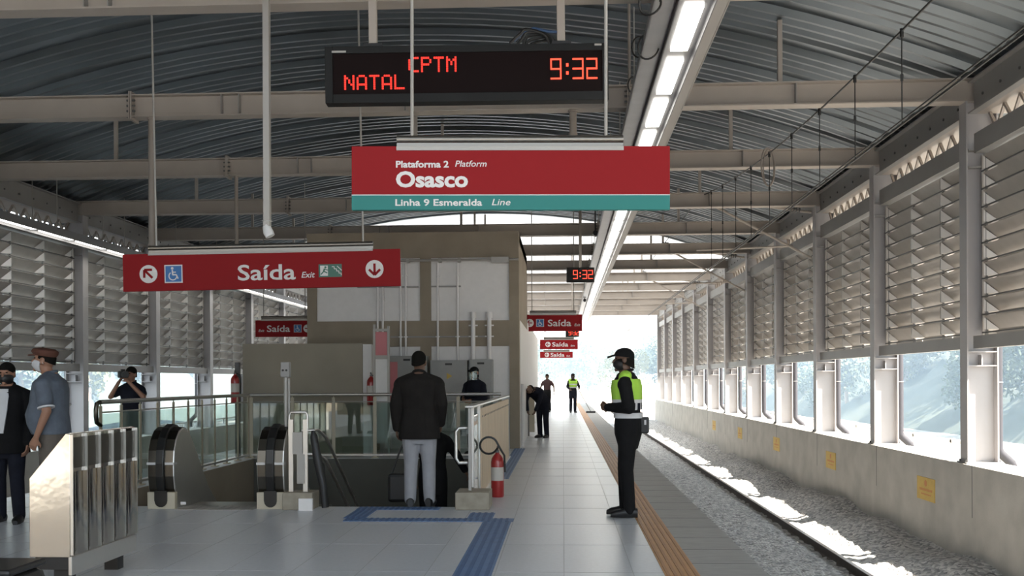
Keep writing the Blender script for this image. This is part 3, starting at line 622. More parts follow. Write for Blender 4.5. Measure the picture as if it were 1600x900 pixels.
# --- LED displays
FONT = {'N': ['1...1', '11..1', '1.1.1', '1.1.1', '1..11', '1...1', '1...1'], 'A': ['.111.', '1...1', '1...1', '1...1', '11111', '1...1', '1...1'], 'T': ['11111', '..1..', '..1..', '..1..', '..1..', '..1..', '..1..'],
        'L': ['1....', '1....', '1....', '1....', '1....', '1....', '11111'], 'C': ['.1111', '1....', '1....', '1....', '1....', '1....', '.1111'], 'P': ['1111.', '1...1', '1...1', '1111.', '1....', '1....', '1....'], 'M': ['1...1', '11.11', '1.1.1', '1.1.1', '1...1', '1...1', '1...1']}
def ledtext(name, word, x0, x1, zb, zt, parent, y, m='led'):
    n = len(word); cw = (x1 - x0) / (n * 6 - 1); chh = (zt - zb) / 7
    for i, c in enumerate(word):
        s = MB()
        for r in range(7):
            for q in range(5):
                if FONT[c][r][q] == '1':
                    x = x0 + (i * 6 + q + 0.5) * cw; z = zt - (r + 0.5) * chh; s.box(x - cw * 0.42, x + cw * 0.42, y - 0.003, y, z - chh * 0.42, z + chh * 0.42)
        obj(name, s, m, parent)
SEG = {'9': 'abcdfg', '3': 'abcdg', '2': 'abged'}
def clock(name, x0, x1, zb, zt, parent, y, dy=0.004):
    s = MB(); h = zt - zb; w = (x1 - x0) / 3.65; th = h * 0.095; x = x0
    for c in '9:32':
        if c == ':':
            for zf in (0.3, 0.68): s.box(x + w * 0.16, x + w * 0.34, y - dy, y, zb + h * zf - th * 0.8, zb + h * zf + th * 0.8)
            x += w * 0.62; continue
        ww = w * 0.86; zm = zb + h / 2
        seg = {'a': (x, x + ww, zt - th, zt), 'd': (x, x + ww, zb, zb + th), 'g': (x, x + ww, zm - th / 2, zm + th / 2), 'f': (x, x + th, zm, zt), 'b': (x + ww - th, x + ww, zm, zt), 'e': (x, x + th, zb, zm), 'c': (x + ww - th, x + ww, zb, zm)}
        for q in SEG[c]:
            a, b, e, g_ = seg[q]; s.box(a + th * 0.15, b - th * 0.15, y - dy, y, e + th * 0.1, g_ - th * 0.1)
        x += w * 1.03
    return obj(name, s, 'ledhot', parent)
D = 9.4; zb = zz(162, D)
t, k, cx = sgn('led_display', 'long black hanging LED display reading CPTM NATAL 9:32', 513, 952, D, -0.5, zb); t['category'] = 'display'
X = lambda px: (px - cx) * k
Z = lambda py: (162 - py) * k
s = MB(); x0, x1, h = X(513), X(952), Z(74); fx0, fx1, fz0, fz1 = X(525), X(943), Z(148), Z(85)
s.box(x0, fx0, -0.07, 0.07, 0, h); s.box(fx1, x1, -0.07, 0.07, 0, h); s.box(fx0, fx1, -0.07, 0.07, 0, fz0); s.box(fx0, fx1, -0.07, 0.07, fz1, h); s.box(fx0, fx1, -0.02, 0.07, fz0, fz1)
obj('housing', s, 'housing', t, bevel=0.004)
s = MB(); s.box(fx0, fx1, -0.05, -0.021, fz0, fz1); obj('screen', s, 'ledface', t)
ledtext('dot_letter', 'NATAL', X(542), X(636), Z(141), Z(118), t, -0.051); ledtext('dot_letter', 'CPTM', X(642), X(717), Z(115), Z(91), t, -0.051); clock('clock_digits', X(862), X(938), Z(129), Z(96), t, -0.051)
for px in (587, 880):
    s = MB(); s.box(X(px) - 0.037, X(px) + 0.037, -0.037, 0.037, h + 0.03, 5.15 - zb + 1.3); q = obj('post', s, 'beam', t)
    s = MB(); s.box(X(px) - 0.09, X(px) + 0.09, -0.06, 0.06, h, h + 0.03); obj('foot_plate', s, 'black', q)
s = MB(); rnd = random.Random(3)
for i in range(5):
    a = X(800) + i * 0.05; pts = [(a + 0.36 * u + 0.03 * math.sin(9 * u + i), -0.03 + 0.03 * i, h + 0.02 + (0.13 - 0.015 * i) * math.sin(math.pi * u) ** 0.7) for u in [j / 10 for j in range(11)]]; s.tube(pts, 0.014, 6)
obj('cable_bundle', s, 'cable', t, smooth=True)
s = MB(); s.tube([(X(806), 0, h + 0.05), (X(820), 0, h + 0.13), (X(838), 0, h + 0.17), (X(858), 0.0, h + 0.14), (X(874), 0, h + 0.13)], 0.014, 6); obj('blue_cable', s, 'cable_blue', t, smooth=True)
s = MB(); s.box(X(524), X(546), -0.0725, -0.07, Z(84), Z(81)); s.box(X(931), X(942), -0.0725, -0.07, Z(78), Z(75)); obj('maker_mark', s, 'rod', t)
def small_clock(label, px0, px1, pyt, pyb, d):
    zb = zz(pyb, d); t, k, cx = sgn('led_clock', label, px0, px1, d, 0, zb); t['category'] = 'clock'; w = (px1 - px0) * k / 2; h = (pyb - pyt) * k
    s = MB(); s.box(-w, w, -0.06, 0.06, 0, h); obj('housing', s, 'housing', t, bevel=0.004)
    clock('clock_digits', -w * 0.55, w * 0.94, h * 0.22, h * 0.82, t, -0.063)
    s = MB(); s.box(-w * 0.1, w * 0.1, -0.03, 0.03, h, arc(t.location.x) - zb + 0.06); obj('post', s, 'beam', t)
small_clock('small black LED clock reading 9:32 beside the light strip', 886, 929, 419, 442, 24.5)
small_clock('tiny LED clock far down the walkway behind the exit signs', 884, 905, 515, 527, 40)
# --- loose hanging post with a plastic wrapped end
c = dp(420, 9.6); t = thing('drop_post', 'square hanging post with its end wrapped in white plastic', 'post', (c.x, c.y, zz(374, 10)))
s = MB(); s.box(-0.03, 0.03, -0.03, 0.03, 0.08, arc(c.x) - zz(374, 10) - 0.003); obj('post', s, 'rod', t)
s = MB(); s.tube([(0.03, 0, -0.02), (0.01, 0, 0.02), (-0.005, 0, 0.07), (0, 0, 0.12), (0, 0, 0.13)], [0.045, 0.05, 0.04, 0.02, 0.055], 10); obj('plastic_wrap', s, 'plastic', t, smooth=True)
for px, d, pyt, pyb, wd, lab in ((240, 13.4, 183, 385, 0.045, 'brown drop pipe hanging left of the exit sign from the nearest tie beam'), (372, 17.4, 284, 400, 0.035, 'thin brown drop pipe hanging behind the exit sign'), (897, 13.4, 163, 215, 0.05, 'short brown drop pipe hanging behind the platform sign'), (985, 13.6, 5, 132, 0.02, 'thin rod hanging from the roof left of the light strip')):
    d = dy(px, 13.8 if d < 15 else 17.8); c = dp(px, d); z0 = zz(pyb, d); z1 = 5.16 if pyt > 100 else arc(c.x) - 0.02
    s = MB(); s.cyl((0, 0, 0), (0, 0, z1 - z0), wd, 10); s.cyl((0, 0, -0.01), (0, 0, 0.05), wd * 1.25, 10); s.cyl((0, 0, z1 - z0 - 0.03), (0, 0, z1 - z0), wd * 1.4, 10); tag(obj('drop_pipe', s, 'pipe_brown', loc=(c.x, c.y, z0), smooth=True), lab, 'pipe')
# --- light strips
HL = 3.3
def strip_light(label, x, z, ys, y0, y1, wide, open_):
    t = thing('light_strip', label, 'light', (x, y0, z)); L = y1 - y0
    s = MB(); s.box(-0.16, 0.16, 0, L, 0.012, 0.10); obj('trough', s, 'tray', t)
    s = MB()
    for a in (-0.165, 0.155): s.box(a, a + 0.01, 0, L, -0.05, 0.105)
    obj('trough_lip', s, 'tray_dark', t)
    s = MB(); s.box(-0.36, -0.18, 0, L, 0.0, 0.012); s.box(-0.365, -0.355, 0, L, 0, 0.09); s.box(-0.185, -0.175, 0, L, 0, 0.09); obj('cable_tray', s, 'tray', t)
    s = MB(); s.cyl((-0.30, 0, 0.03), (-0.30, L, 0.03), 0.018, 6); s.cyl((-0.24, 0, 0.03), (-0.24, L, 0.03), 0.014, 6); obj('cable', s, 'cable', t)
    if wide:
        s = MB(); s.box(0.18, 0.30, 0, L, 0.005, 0.012); s.box(0.29, 0.30, 0, L, 0.0, 0.07); obj('side_tray', s, 'rod', t)
    o0 = None
    for y in ys:
        if o0 is None: s = MB(); s.box(-0.085, 0.085, 0, 1.19, -0.012, 0.010); o0 = obj('tube_lamp', s, 'lamp', t, loc=(0, y - y0, 0))
        else: o = o0.copy(); COL.objects.link(o); o.location = (0, y - y0, 0)
    o1 = None; y = y0 + 1
    while y < y1:
        if o1 is None: s = MB(); s.cyl((-0.3, 0, 0.05), (-0.3, 0, 1.2), 0.008, 6); s.cyl((0.2, 0, 0.09), (0.2, 0, 1.2), 0.008, 6); o1 = obj('hanger_rod', s, 'rod', t, loc=(0, y - y0, 0))
        else: o = o1.copy(); COL.objects.link(o); o.location = (0, y - y0, 0)
        y += 3.0
    return t
strip_light('long metal light strip with lit tubes hanging over the right platform edge', 0.355 * HL, CAMH + HL, [8.79 + 1.49 * i for i in range(-2, 33)], 5, 58, True, 0)
strip_light('long metal light strip along the top of the left-hand louvers', -10.15, 4.36, [17.9 - 0.53 + 1.46 * i for i in range(-2, 27)], 12, 58, False, 0)
# loops of cable at the light strip
for i, (px, py, d, r) in enumerate(((1018, 5, 8.6, .11), (1015, 75, 9.9, .12), (1003, 75, 11.6, .12), (994, 134, 13.2, .11), (988, 180, 14.6, .09))):
    c = dp(px, d, zz(py, d)); s = MB(); s.tube([(r * 0.85 * math.cos(a), 0.03 * math.sin(a * 2), r * math.sin(a)) for a in [2 * math.pi * q / 20 for q in range(20)]], 0.010, 6, closed=True); s.tube([(r * 0.8, 0, 0.0), (r * 0.8, 0, r * 2.0), (r * 1.4, 0, r * 2.6)], 0.010, 6)
    tag(obj('cable_loop', s, 'cable', loc=c, smooth=True), 'loop of black cable hanging left of the light strip, %s from the camera' % ordn(i), 'cable', 'cable loops at the light strip')
# --- cameras under the roof
for px, py, d, lab in ((931, 366, 24, 'small black camera under the light strip beside the clock'), (914, 470, 40, 'tiny black camera far along the light strip')):
    c = dp(px, d, zz(py, d)); t = thing('security_camera', lab, 'camera', c); s = MB(); s.cyl((0, -0.12, 0), (0, 0.12, 0), 0.065, 12); obj('body', s, 'black', t, smooth=True)
    s = MB(); s.cyl((0, 0, 0.05), (0, 0, 0.75), 0.015, 8); obj('bracket', s, 'black', t)
# --- overhead line
t = thing('overhead_line', 'dark overhead contact wire with its catenary wire and droppers above the right track', 'wire', (3.1, 6, 3.72))
def mess(y): u = (y - 8.26) / 14.0; return max(0.75, 0.85 + 0.93 * u ** 2 if u > 0 else 0.85 + 0.2 * u * u)
s = MB(); s.tube([(0, y - 6, mess(y)) for y in [6 + 0.5 * i for i in range(34)]], 0.011, 6); obj('catenary_wire', s, 'cable', t)
s = MB(); s.tube([(0, 0, 0), (0, 46, 0)], 0.011, 6); s.tube([(-0.05, 0, 0), (-0.05, 46, 0)], 0.008, 6); obj('contact_wire', s, 'cable', t)
for i in range(9):
    y = 9.0 + i * 1.45 + 0.2; s = MB(); s.cyl((0, 0, 0), (0, 0, mess(y)), 0.006, 6); s.cyl((0, 0, mess(y) - 0.06), (0, 0, mess(y) + 0.02), 0.018, 6); s.cyl((0, 0, mess(y) * 0.5 - 0.03), (0, 0, mess(y) * 0.5 + 0.03), 0.014, 6); obj('dropper', s, 'cable', t, loc=(0, y - 6, 0))
s = MB(); s.tube([(0, 16.4, mess(22.4)), (0, 40, 1.9)], 0.010, 6); obj('far_wire', s, 'cable', t)
c = (3.12, 15.2, 4.62); s = MB(); s.tube([(0.10 * math.cos(a), 0.05 * math.sin(a), 0.30 * math.sin(a)) for a in [2 * math.pi * q / 24 for q in range(24)]], 0.012, 6, closed=True); s.tube([(0.08 * math.cos(a) + 0.02, 0.05, 0.28 * math.sin(a)) for a in [2 * math.pi * q / 24 for q in range(24)]], 0.010, 6, closed=True)
tag(obj('cable_loop', s, 'pipe_brown', loc=c, smooth=True), 'tall brown loop of cable hanging from the overhead line', 'cable')
for i, cy in enumerate((22.0, 30.0, 38.0)):
    t = thing('cantilever_arm', 'pale steel cantilever arm reaching over the right track, %s from the camera' % ordn(i), 'arm', (XR + 0.05, cy, 4.3), group='cantilever arms of the overhead line')
    s = MB(); s.cyl((0, 0, 0.75), (-2.6, 0, 1.15), 0.03, 10); obj('top_tube', s, 'beam', t)
    s = MB(); s.cyl((0, 0, -0.25), (-2.4, 0, 1.08), 0.026, 10); obj('brace', s, 'beam', t)
    s = MB(); s.cyl((-0.4, 0, 0.02), (-2.5, 0, -0.05), 0.022, 10); obj('steady_arm', s, 'beam', t)
    s = MB()
    for q in range(4): s.cyl((-0.25 - q * 0.06, 0, 0.79 + q * 0.009), (-0.28 - q * 0.06, 0, 0.795 + q * 0.009), 0.06, 12)
    obj('insulator', s, 'dkgrey', t)
    s = MB(); s.cyl((-2.35, 0, 1.05), (-2.35, 0, 1.25), 0.02, 8); s.cyl((-2.42, 0, 1.2), (-2.26, 0, 1.2), 0.03, 8); obj('clamp', s, 'dkgrey', t)
# ================================================================= TOWER, WELL, RAILINGS, ESCALATOR
D = 20.4; ty = 20.2; k = D / F
X = lambda px: (px - 880) * k
Z = lambda py: zz(py, D)
t = thing('elevator_tower', 'tall beige concrete tower with white infill panels behind the escalator well', 'tower', (X(646), ty, 0))
ox = X(646)
s = MB(); a = X(480) - ox; b = X(812) - ox; top = Z(363)
for p0, p1 in ((480, 495), (658, 675), (797, 812)): s.box(X(p0) - ox, X(p1) - ox, 0, 0.35, 0, top)
for q0, q1 in ((403, 363), (541, 501)):
    for p0, p1 in ((495, 658), (675, 797)): s.box(X(p0) - ox, X(p1) - ox, 0.0, 0.35, Z(q0), Z(q1) - 0.0)
s.box(a, a + 0.2, 0.35, 4.6, 0, top); s.box(b - 0.2, b, 0.35, 4.6, 0, top); s.box(a, b, 0.35, 4.6, top - 0.2, top); s.box(a, b, 4.4, 4.6, 0, top - 0.2)
obj('frame', s, 'tower', t)
for p0, p1 in ((495, 658), (675, 797)):
    for z0, z1 in ((Z(501), Z(403)), (0, Z(541))):
        s = MB(); s.box(X(p0) - ox, X(p1) - ox, 0.05, 0.15, z0, z1); obj('infill_panel', s, 'white', t)
s = MB(); s.box(b - 0.02, b + 0.012, 0.36, 4.6, 0, Z(500)); obj('side_panel', s, 'white', t)
def conduit(px, pyt, pyb, r, m, lab):
    s = MB(); x = 0; s.cyl((0, 0, Z(pyb)), (0, 0, Z(pyt)), r, 10)
    if r > 0.04: s.cyl((0, 0, Z(pyt) - 0.10), (0, 0, Z(pyt) + 0.02), r * 1.5, 12); s.cyl((0, 0, Z(pyt) - 0.04), (0, 0.14, Z(pyt) - 0.04), r * 1.3, 10)
    for z in (Z(pyt) - 0.25, Z(526)): s.box(-r * 2, r * 2, -0.01, 0.05, z - 0.012, z + 0.012)
    tag(obj('conduit', s, m, loc=(X(px), ty - 0.05, 0), smooth=True), lab, 'pipe', 'conduits on the tower front')
for px, a_, b_, r, lab in ((592, 449, 660, 0.022, 'thin white conduit left of the totem on the tower front'), (600, 449, 660, 0.022, 'thin white conduit behind the totem on the tower front'), (628, 412, 557, 0.02, 'left of the two thin white conduits above the left grey cabinet'), (636, 412, 557, 0.02, 'right of the two thin white conduits above the left grey cabinet'),
                          (686, 412, 563, 0.022, 'thin white conduit entering the middle cabinet near its left edge'), (717, 412, 563, 0.022, 'thin white conduit entering the middle cabinet near its right edge'), (741, 490, 562, 0.045, 'thicker white pipe with elbow above the right cabinet, left one'), (766, 490, 562, 0.045, 'thicker white pipe with elbow above the right cabinet, right one')):
    conduit(px, a_, b_, r, 'white', lab)
s = MB(); s.cyl((X(600), ty - 0.12, Z(408)), (X(812), ty - 0.12, Z(408)), 0.025, 8)
for px in (640, 690, 720, 790): s.box(X(px) - 0.03, X(px) + 0.03, ty - 0.14, ty + 0.02, Z(408) - 0.04, Z(408) + 0.04)
s.box(X(770), X(797), ty - 0.16, ty - 0.02, Z(413), Z(404)); tag(obj('conduit', s, 'rod'), 'grey horizontal conduit crossing the top of the tower panels', 'pipe')
for p0, p1, py, lab in ((560, 656, 448, 'left metal bracket rail across the upper white panel of the tower'), (676, 722, 448, 'right metal bracket rail across the upper white panel of the tower'), (612, 772, 526, 'metal bracket rail across the middle concrete beam of the tower')):
    s = MB(); s.box(X(p0), X(p1), ty - 0.03, ty - 0.005 + 0.005, Z(py) - 0.015, Z(py) + 0.015); tag(obj('bracket_rail', s, 'steel'), lab, 'rail')
def cab(p0, p1, pt, z0, label, sticker=None):
    x0, x1 = X(p0), X(p1); t = thing('electric_cabinet', label, 'cabinet', ((x0 + x1) / 2, ty - 0.002, z0)); w = (x1 - x0) / 2; h = Z(pt) - z0
    s = MB(); s.box(-w, w, -0.25, 0, 0, h); obj('body', s, 'cabinet', t, bevel=0.006)
    s = MB(); s.box(-w + 0.02, w - 0.02, -0.27, -0.25, 0.02, h - 0.03); d = obj('door', s, 'cabinet', t, bevel=0.004)
    s = MB(); s.box(w - 0.09, w - 0.06, -0.29, -0.27, h * 0.45, h * 0.55); obj('handle', s, 'black', d)
    s = MB(); s.box(-0.07, 0.07, -0.274, -0.27, h - 0.10, h - 0.06); obj('name_plate', s, 'black', d)
    if sticker == 'tri': s = MB(); s.disc((0.0, -0.272, h * 0.78), 0.075, 'y', 0.004, 3); obj('sticker', s, 'yellow', d)
    if sticker == 'pink': s = MB(); s.box(-w + 0.03, -w + 0.22, -0.275, -0.27, h * 0.25, h - 0.12); obj('poster', s, 'pink', d)
cab(609, 671, 556, 0.35, 'grey electric cabinet with pink poster left of the man in the jacket', 'pink'); cab(676, 733, 563, 0.35, 'grey electric cabinet with small yellow sticker right of the man in the jacket', 'tri'); cab(736, 772, 562, 0.35, 'narrow grey electric cabinet behind the person in the visor')
# lower white block beyond the tower
s = MB(); s.box(X(700), X(812) - 0.02, 24.9, 36, 0, 2.9); struct('wall_block', s, 'white')
# beige shaft box behind the rear railing
D = 18.4; k = D / F; yb = 18.25
s = MB(); s.box((376 - 880) * k, (567 - 880) * k, yb, yb + 1.7, 0, zz(535, D)); tag(obj('shaft_wall', s, 'boxc', bevel=0.01), 'low smooth beige concrete block behind the glass railing', 'wall')
s = MB(); s.box((568 - 880) * k, (582 - 880) * k, yb - 0.05, yb + 0.3, 0, zz(537, D)); tag(obj('pillar', s, 'white', bevel=0.006), 'narrow white pillar at the right end of the low beige block', 'pillar')
def extinguisher(label, loc, rot=0, hang=False):
    t = thing('fire_extinguisher', label, 'extinguisher', loc, rot)
    s = MB(); prof = [(0.0, 0.0), (0.07, 0.0), (0.078, 0.02), (0.078, 0.42), (0.07, 0.46), (0.045, 0.50), (0.025, 0.52), (0.025, 0.535), (0.0, 0.535)]
    s.loft([[(max(r, 0.002) * math.cos(a), max(r, 0.002) * math.sin(a), z) for a in [2 * math.pi * q / 20 for q in range(20)]] for r, z in prof]); obj('cylinder', s, 'ext_red', t, smooth=True)
    s = MB(); s.box(-0.02, 0.02, -0.05, 0.05, 0.535, 0.56); s.bar((0, -0.04, 0.56), (0, 0.10, 0.60), 0.025, 0.012); s.bar((0, -0.02, 0.54), (0, 0.11, 0.545), 0.025, 0.012); obj('valve', s, 'dkgrey', t)
    s = MB()
    if hang: s.tube([(0.02, 0, 0.55), (0.09, 0.0, 0.52), (0.10, 0, 0.35), (0.095, 0, 0.15)], 0.012, 8)
    else: s.tube([(0.0, -0.03, 0.55)] + [(-0.10 + 0.105 * math.cos(a), -0.05, 0.62 + 0.10 * math.sin(a)) for a in [R(-20 - 320 * q / 18) for q in range(19)]] + [(0.05, -0.05, 0.56), (0.085, -0.03, 0.5), (0.092, -0.02, 0.3)], 0.013, 8)
    obj('hose', s, 'rubber', t, smooth=True)
    s = MB(); s.loft([[(0.0795 * math.cos(a), 0.0795 * math.sin(a), z) for a in [R(-160 + 140 * q / 10) for q in range(11)]] for z in (0.2, 0.36)], caps=False, closed=False); obj('label', s, 'label', t)
    if hang: s = MB(); s.box(-0.03, 0.03, 0.05, 0.12, 0.44, 0.48); obj('wall_bracket', s, 'dkgrey', t)
    return t
p = at(777, 776); extinguisher('red fire extinguisher with looped black hose standing on the floor by the plywood railing', (p.x, p.y, 0))
c = dp(578, 18.1); extinguisher('red fire extinguisher hanging on the white pillar beside the totem', (c.x, yb - 0.17, 0.95), 0.3, True)
c = dp(370, 18.3); s = MB(); s.box(-0.04, 0.04, -0.04, 0.04, 0, 1.75); tag(obj('post', s, 'dkgrey', loc=(c.x, c.y + 0.1, 0)), 'thin dark post at the left end of the low beige block', 'post'); extinguisher('red fire extinguisher hanging left of the low beige block', (c.x, c.y - 0.052, 1.0), 0.3, True)
# totem
D = 17.95; k = D / F; c = dp(594, D); t = thing('information_totem', 'narrow white framed totem with a small red poster behind the rear railing', 'sign', (c.x, c.y + 0.2, 0))
s = MB(); s.box(-0.15, -0.11, -0.03, 0.03, 0, zz(505, D)); s.box(0.11, 0.15, -0.03, 0.03, 0, zz(508, D)); s.box(-0.11, 0.11, -0.02, 0.02, zz(516, D), zz(512, D)); s.box(-0.11, 0.11, -0.02, 0.02, zz(560, D), zz(554, D)); obj('frame', s, 'rod', t)
s = MB(); s.box(-0.11, 0.11, -0.01, 0.01, zz(554, D), zz(517, D)); obj('poster', s, 'pink', t)
s = MB(); s.box(-0.11, 0.11, -0.01, 0.01, 0.25, zz(560, D)); obj('panel', s, 'white', t)
# railings of the well
def railing(label, p0, p1, h, npost, glass=True, skip=0):
    p0 = Vector(p0); p1 = Vector(p1); L = (p1 - p0).length; rz = math.atan2(p1.y - p0.y, p1.x - p0.x)
    t = thing('glass_railing', label, 'railing', p0, rz)
    s = MB(); s.cyl((-0.02, 0, h), (L + 0.02, 0, h), 0.028, 12); obj('handrail', s, 'stainless', t, smooth=True)
    s = MB(); s.cyl((0, 0, h - 0.13), (L, 0, h - 0.13), 0.010, 8); obj('upper_rail', s, 'stainless', t, smooth=True)
    s = MB(); s.box(0, L, -0.02, 0.02, 0.04, 0.07); obj('base_rail', s, 'stainless', t)
    for i in range(npost + 1):
        x = L * i / npost; s = MB(); s.box(-0.03, 0.03, -0.008, 0.008, 0.0, h - 0.05); s.cyl((0, 0, h - 0.06), (0, 0, h - 0.005), 0.010, 8); s.box(-0.06, 0.06, -0.05, 0.05, 0, 0.012); obj('post', s, 'curb' if False else 'cream', t, loc=(x, 0, 0))
        if i < npost and glass: s = MB(); w = L / npost; s.box(0.035, w - 0.035, -0.005, 0.005, 0.09, h - 0.15); obj('glass_pane', s, 'glass', t, loc=(x, 0, 0))
    return t
left = railing('long glass railing with beige posts left of the escalator well', (-5.74, 12.0, 0), (-5.74, 17.75, 0), 1.15, 10)
s = MB(); s.tube([(-0.02, 0, 1.15), (-0.10, 0, 1.13), (-0.12, 0, 1.06), (-0.12, 0, 0.98), (-0.10, 0, 0.9), (-0.0, 0, 0.86)], 0.028, 12); obj('handrail_return', s, 'darksteel', left, smooth=True)
railing('glass railing along the far edge of the escalator well', (-5.70, 17.82, 0), (-1.14, 17.82, 0), 1.15, 6)
# right railing with plywood boards
t = thing('stair_railing', 'stair railing clad in beige plywood boards behind the floor extinguisher', 'railing', (-1.02, 10.72, 0), R(90))
L = 7.2
s = MB(); s.box(-0.02, L, -0.05, 0.05, 1.10, 1.125); obj('handrail', s, 'stainless', t, bevel=0.008)
for i, x in enumerate((0.04, 0.36, 1.2)):
    s = MB(); s.box(-0.03, 0.03, -0.015, 0.015, 0.2 if i < 2 else 0.0, 1.1); obj('post', s, 'stainless' if i else 'rod', t, loc=(x, 0, 0))
s = MB(); s.box(0.40, 1.17, -0.005, 0.005, 0.1, 1.0); obj('glass_pane', s, 'glass', t)
for i in range(5):
    s = MB(); x = 1.22 + i * 1.19; s.box(x, x + 1.18, -0.03, -0.012, 0.03, 1.06); b_ = obj('plywood_board', s, 'plywood', t)
    for q in range(5): s = MB(); s.cyl((x + 0.12 + q * 0.23, -0.036, 0.96), (x + 0.12 + q * 0.23, -0.03, 0.96), 0.012, 8); obj('bolt', s, 'dkgrey', b_)
s = MB(); s.box(-0.10, 0.34, -0.22, 0.15, 0.0, 0.19); obj('curb', s, 'curb', t, bevel=0.01)
s = MB(); s.box(0.45, L, -0.06, 0.12, 0.0, 0.03); obj('base', s, 'white', t)
s = MB(); s.tube([(0.05, 0.03, 0.88), (0.02, 0.12, 0.88), (0.02, 0.15, 0.84), (0.02, 0.15, 0.55), (0.02, 0.12, 0.50), (0.05, 0.03, 0.50)], 0.018, 10); obj('handrail_loop', s, 'stainless', t, smooth=True)
# stairs
s = MB()
for i in range(14): s.box(-2.62, -1.16, 10.92 + i * 0.29, 11.21 + i * 0.29, -3.4, -0.17 * (i + 1))
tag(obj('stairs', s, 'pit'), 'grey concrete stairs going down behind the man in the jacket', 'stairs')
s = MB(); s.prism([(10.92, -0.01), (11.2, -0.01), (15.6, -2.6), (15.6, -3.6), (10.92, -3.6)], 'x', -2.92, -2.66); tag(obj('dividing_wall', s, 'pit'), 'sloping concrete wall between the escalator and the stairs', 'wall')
# stainless handrail end between the escalator and the stairs
t = thing('stair_handrail', 'stainless handrail end with double posts between the escalator and the stairs', 'handrail', (-2.88, 10.70, 0))
s = MB(); s.box(-0.17, 0.16, -0.12, 0.19, 0, 0.19); obj('curb', s, 'curb', t, bevel=0.01)
s = MB(); s.box(0.02, 0.17, -0.16, -0.12, 0, 0.13); obj('curb_plate', s, 'white', t)
for x in (-0.10, 0.06):
    s = MB(); s.box(x - 0.025, x + 0.025, -0.02, 0.02, 0.19, 0.98); obj('post', s, 'stainless', t)
s = MB(); s.tube([(-0.12, 0, 0.80), (-0.12, 0, 1.02), (-0.10, 0, 1.06), (0.06, 0, 1.06), (0.08, 0, 1.03), (0.08, 0, 0.82)], 0.016, 10); obj('top_loop', s, 'stainless', t, smooth=True)
s = MB(); s.box(-0.08, 0.03, -0.03, 0.03, 0.60, 0.84); s.box(-0.03, 0.05, -0.035, 0.035, 0.28, 0.60); obj('bracket_plate', s, 'rod', t)
for z in (0.86, 0.60): s = MB(); s.tube([(0.02, 0, z), (0.16, 0, z), (0.18, 0.06, z), (0.19, 0.4, z - 0.1), (0.19, 3.2, z - 1.75)], 0.018, 10); obj('stair_rail', s, 'stainless', t, smooth=True)
s = MB(); s.tube([(0.02, 0, 0.02), (0.0, 0, 0.25), (-0.06, 0, 0.55), (-0.10, 0, 0.8), (-0.11, 0, 0.86)], [0.035, 0.045, 0.05, 0.04, 0.015], 10); s.tube([(0.04, 0.02, 0.02), (-0.02, 0.03, 0.5)], [0.02, 0.025], 8)
tag(obj('rolled_mat', s, 'black', loc=(-2.62, 10.66, 0.0), smooth=True), 'black rolled bundle leaning on the stainless handrail end', 'mat')
# slim pole beside the escalator
D = 11.1; c = dp(436, D); t = thing('sensor_pole', 'slim pale pole with a small dark head on top of the right escalator newel', 'pole', (-3.115, 10.97, 0))
s = MB(); s.cyl((0, 0, 0.86), (0, 0, zz(588, D)), 0.022, 10); s.cyl((0.035, 0, 0.86), (0.035, 0, zz(590, D)), 0.014, 8); obj('shaft', s, 'rod', t, smooth=True)
s = MB(); s.box(-0.05, 0.05, -0.04, 0.04, zz(588, D), zz(578, D) + 0.1); obj('head', s, 'steel', t, bevel=0.01)
s = MB(); s.disc((-0.02, -0.045, zz(584, D) + 0.05), 0.012, 'y', 0.01, 10); s.disc((0.02, -0.045, zz(584, D) + 0.05), 0.012, 'y', 0.01, 10); obj('lens', s, 'black', t)
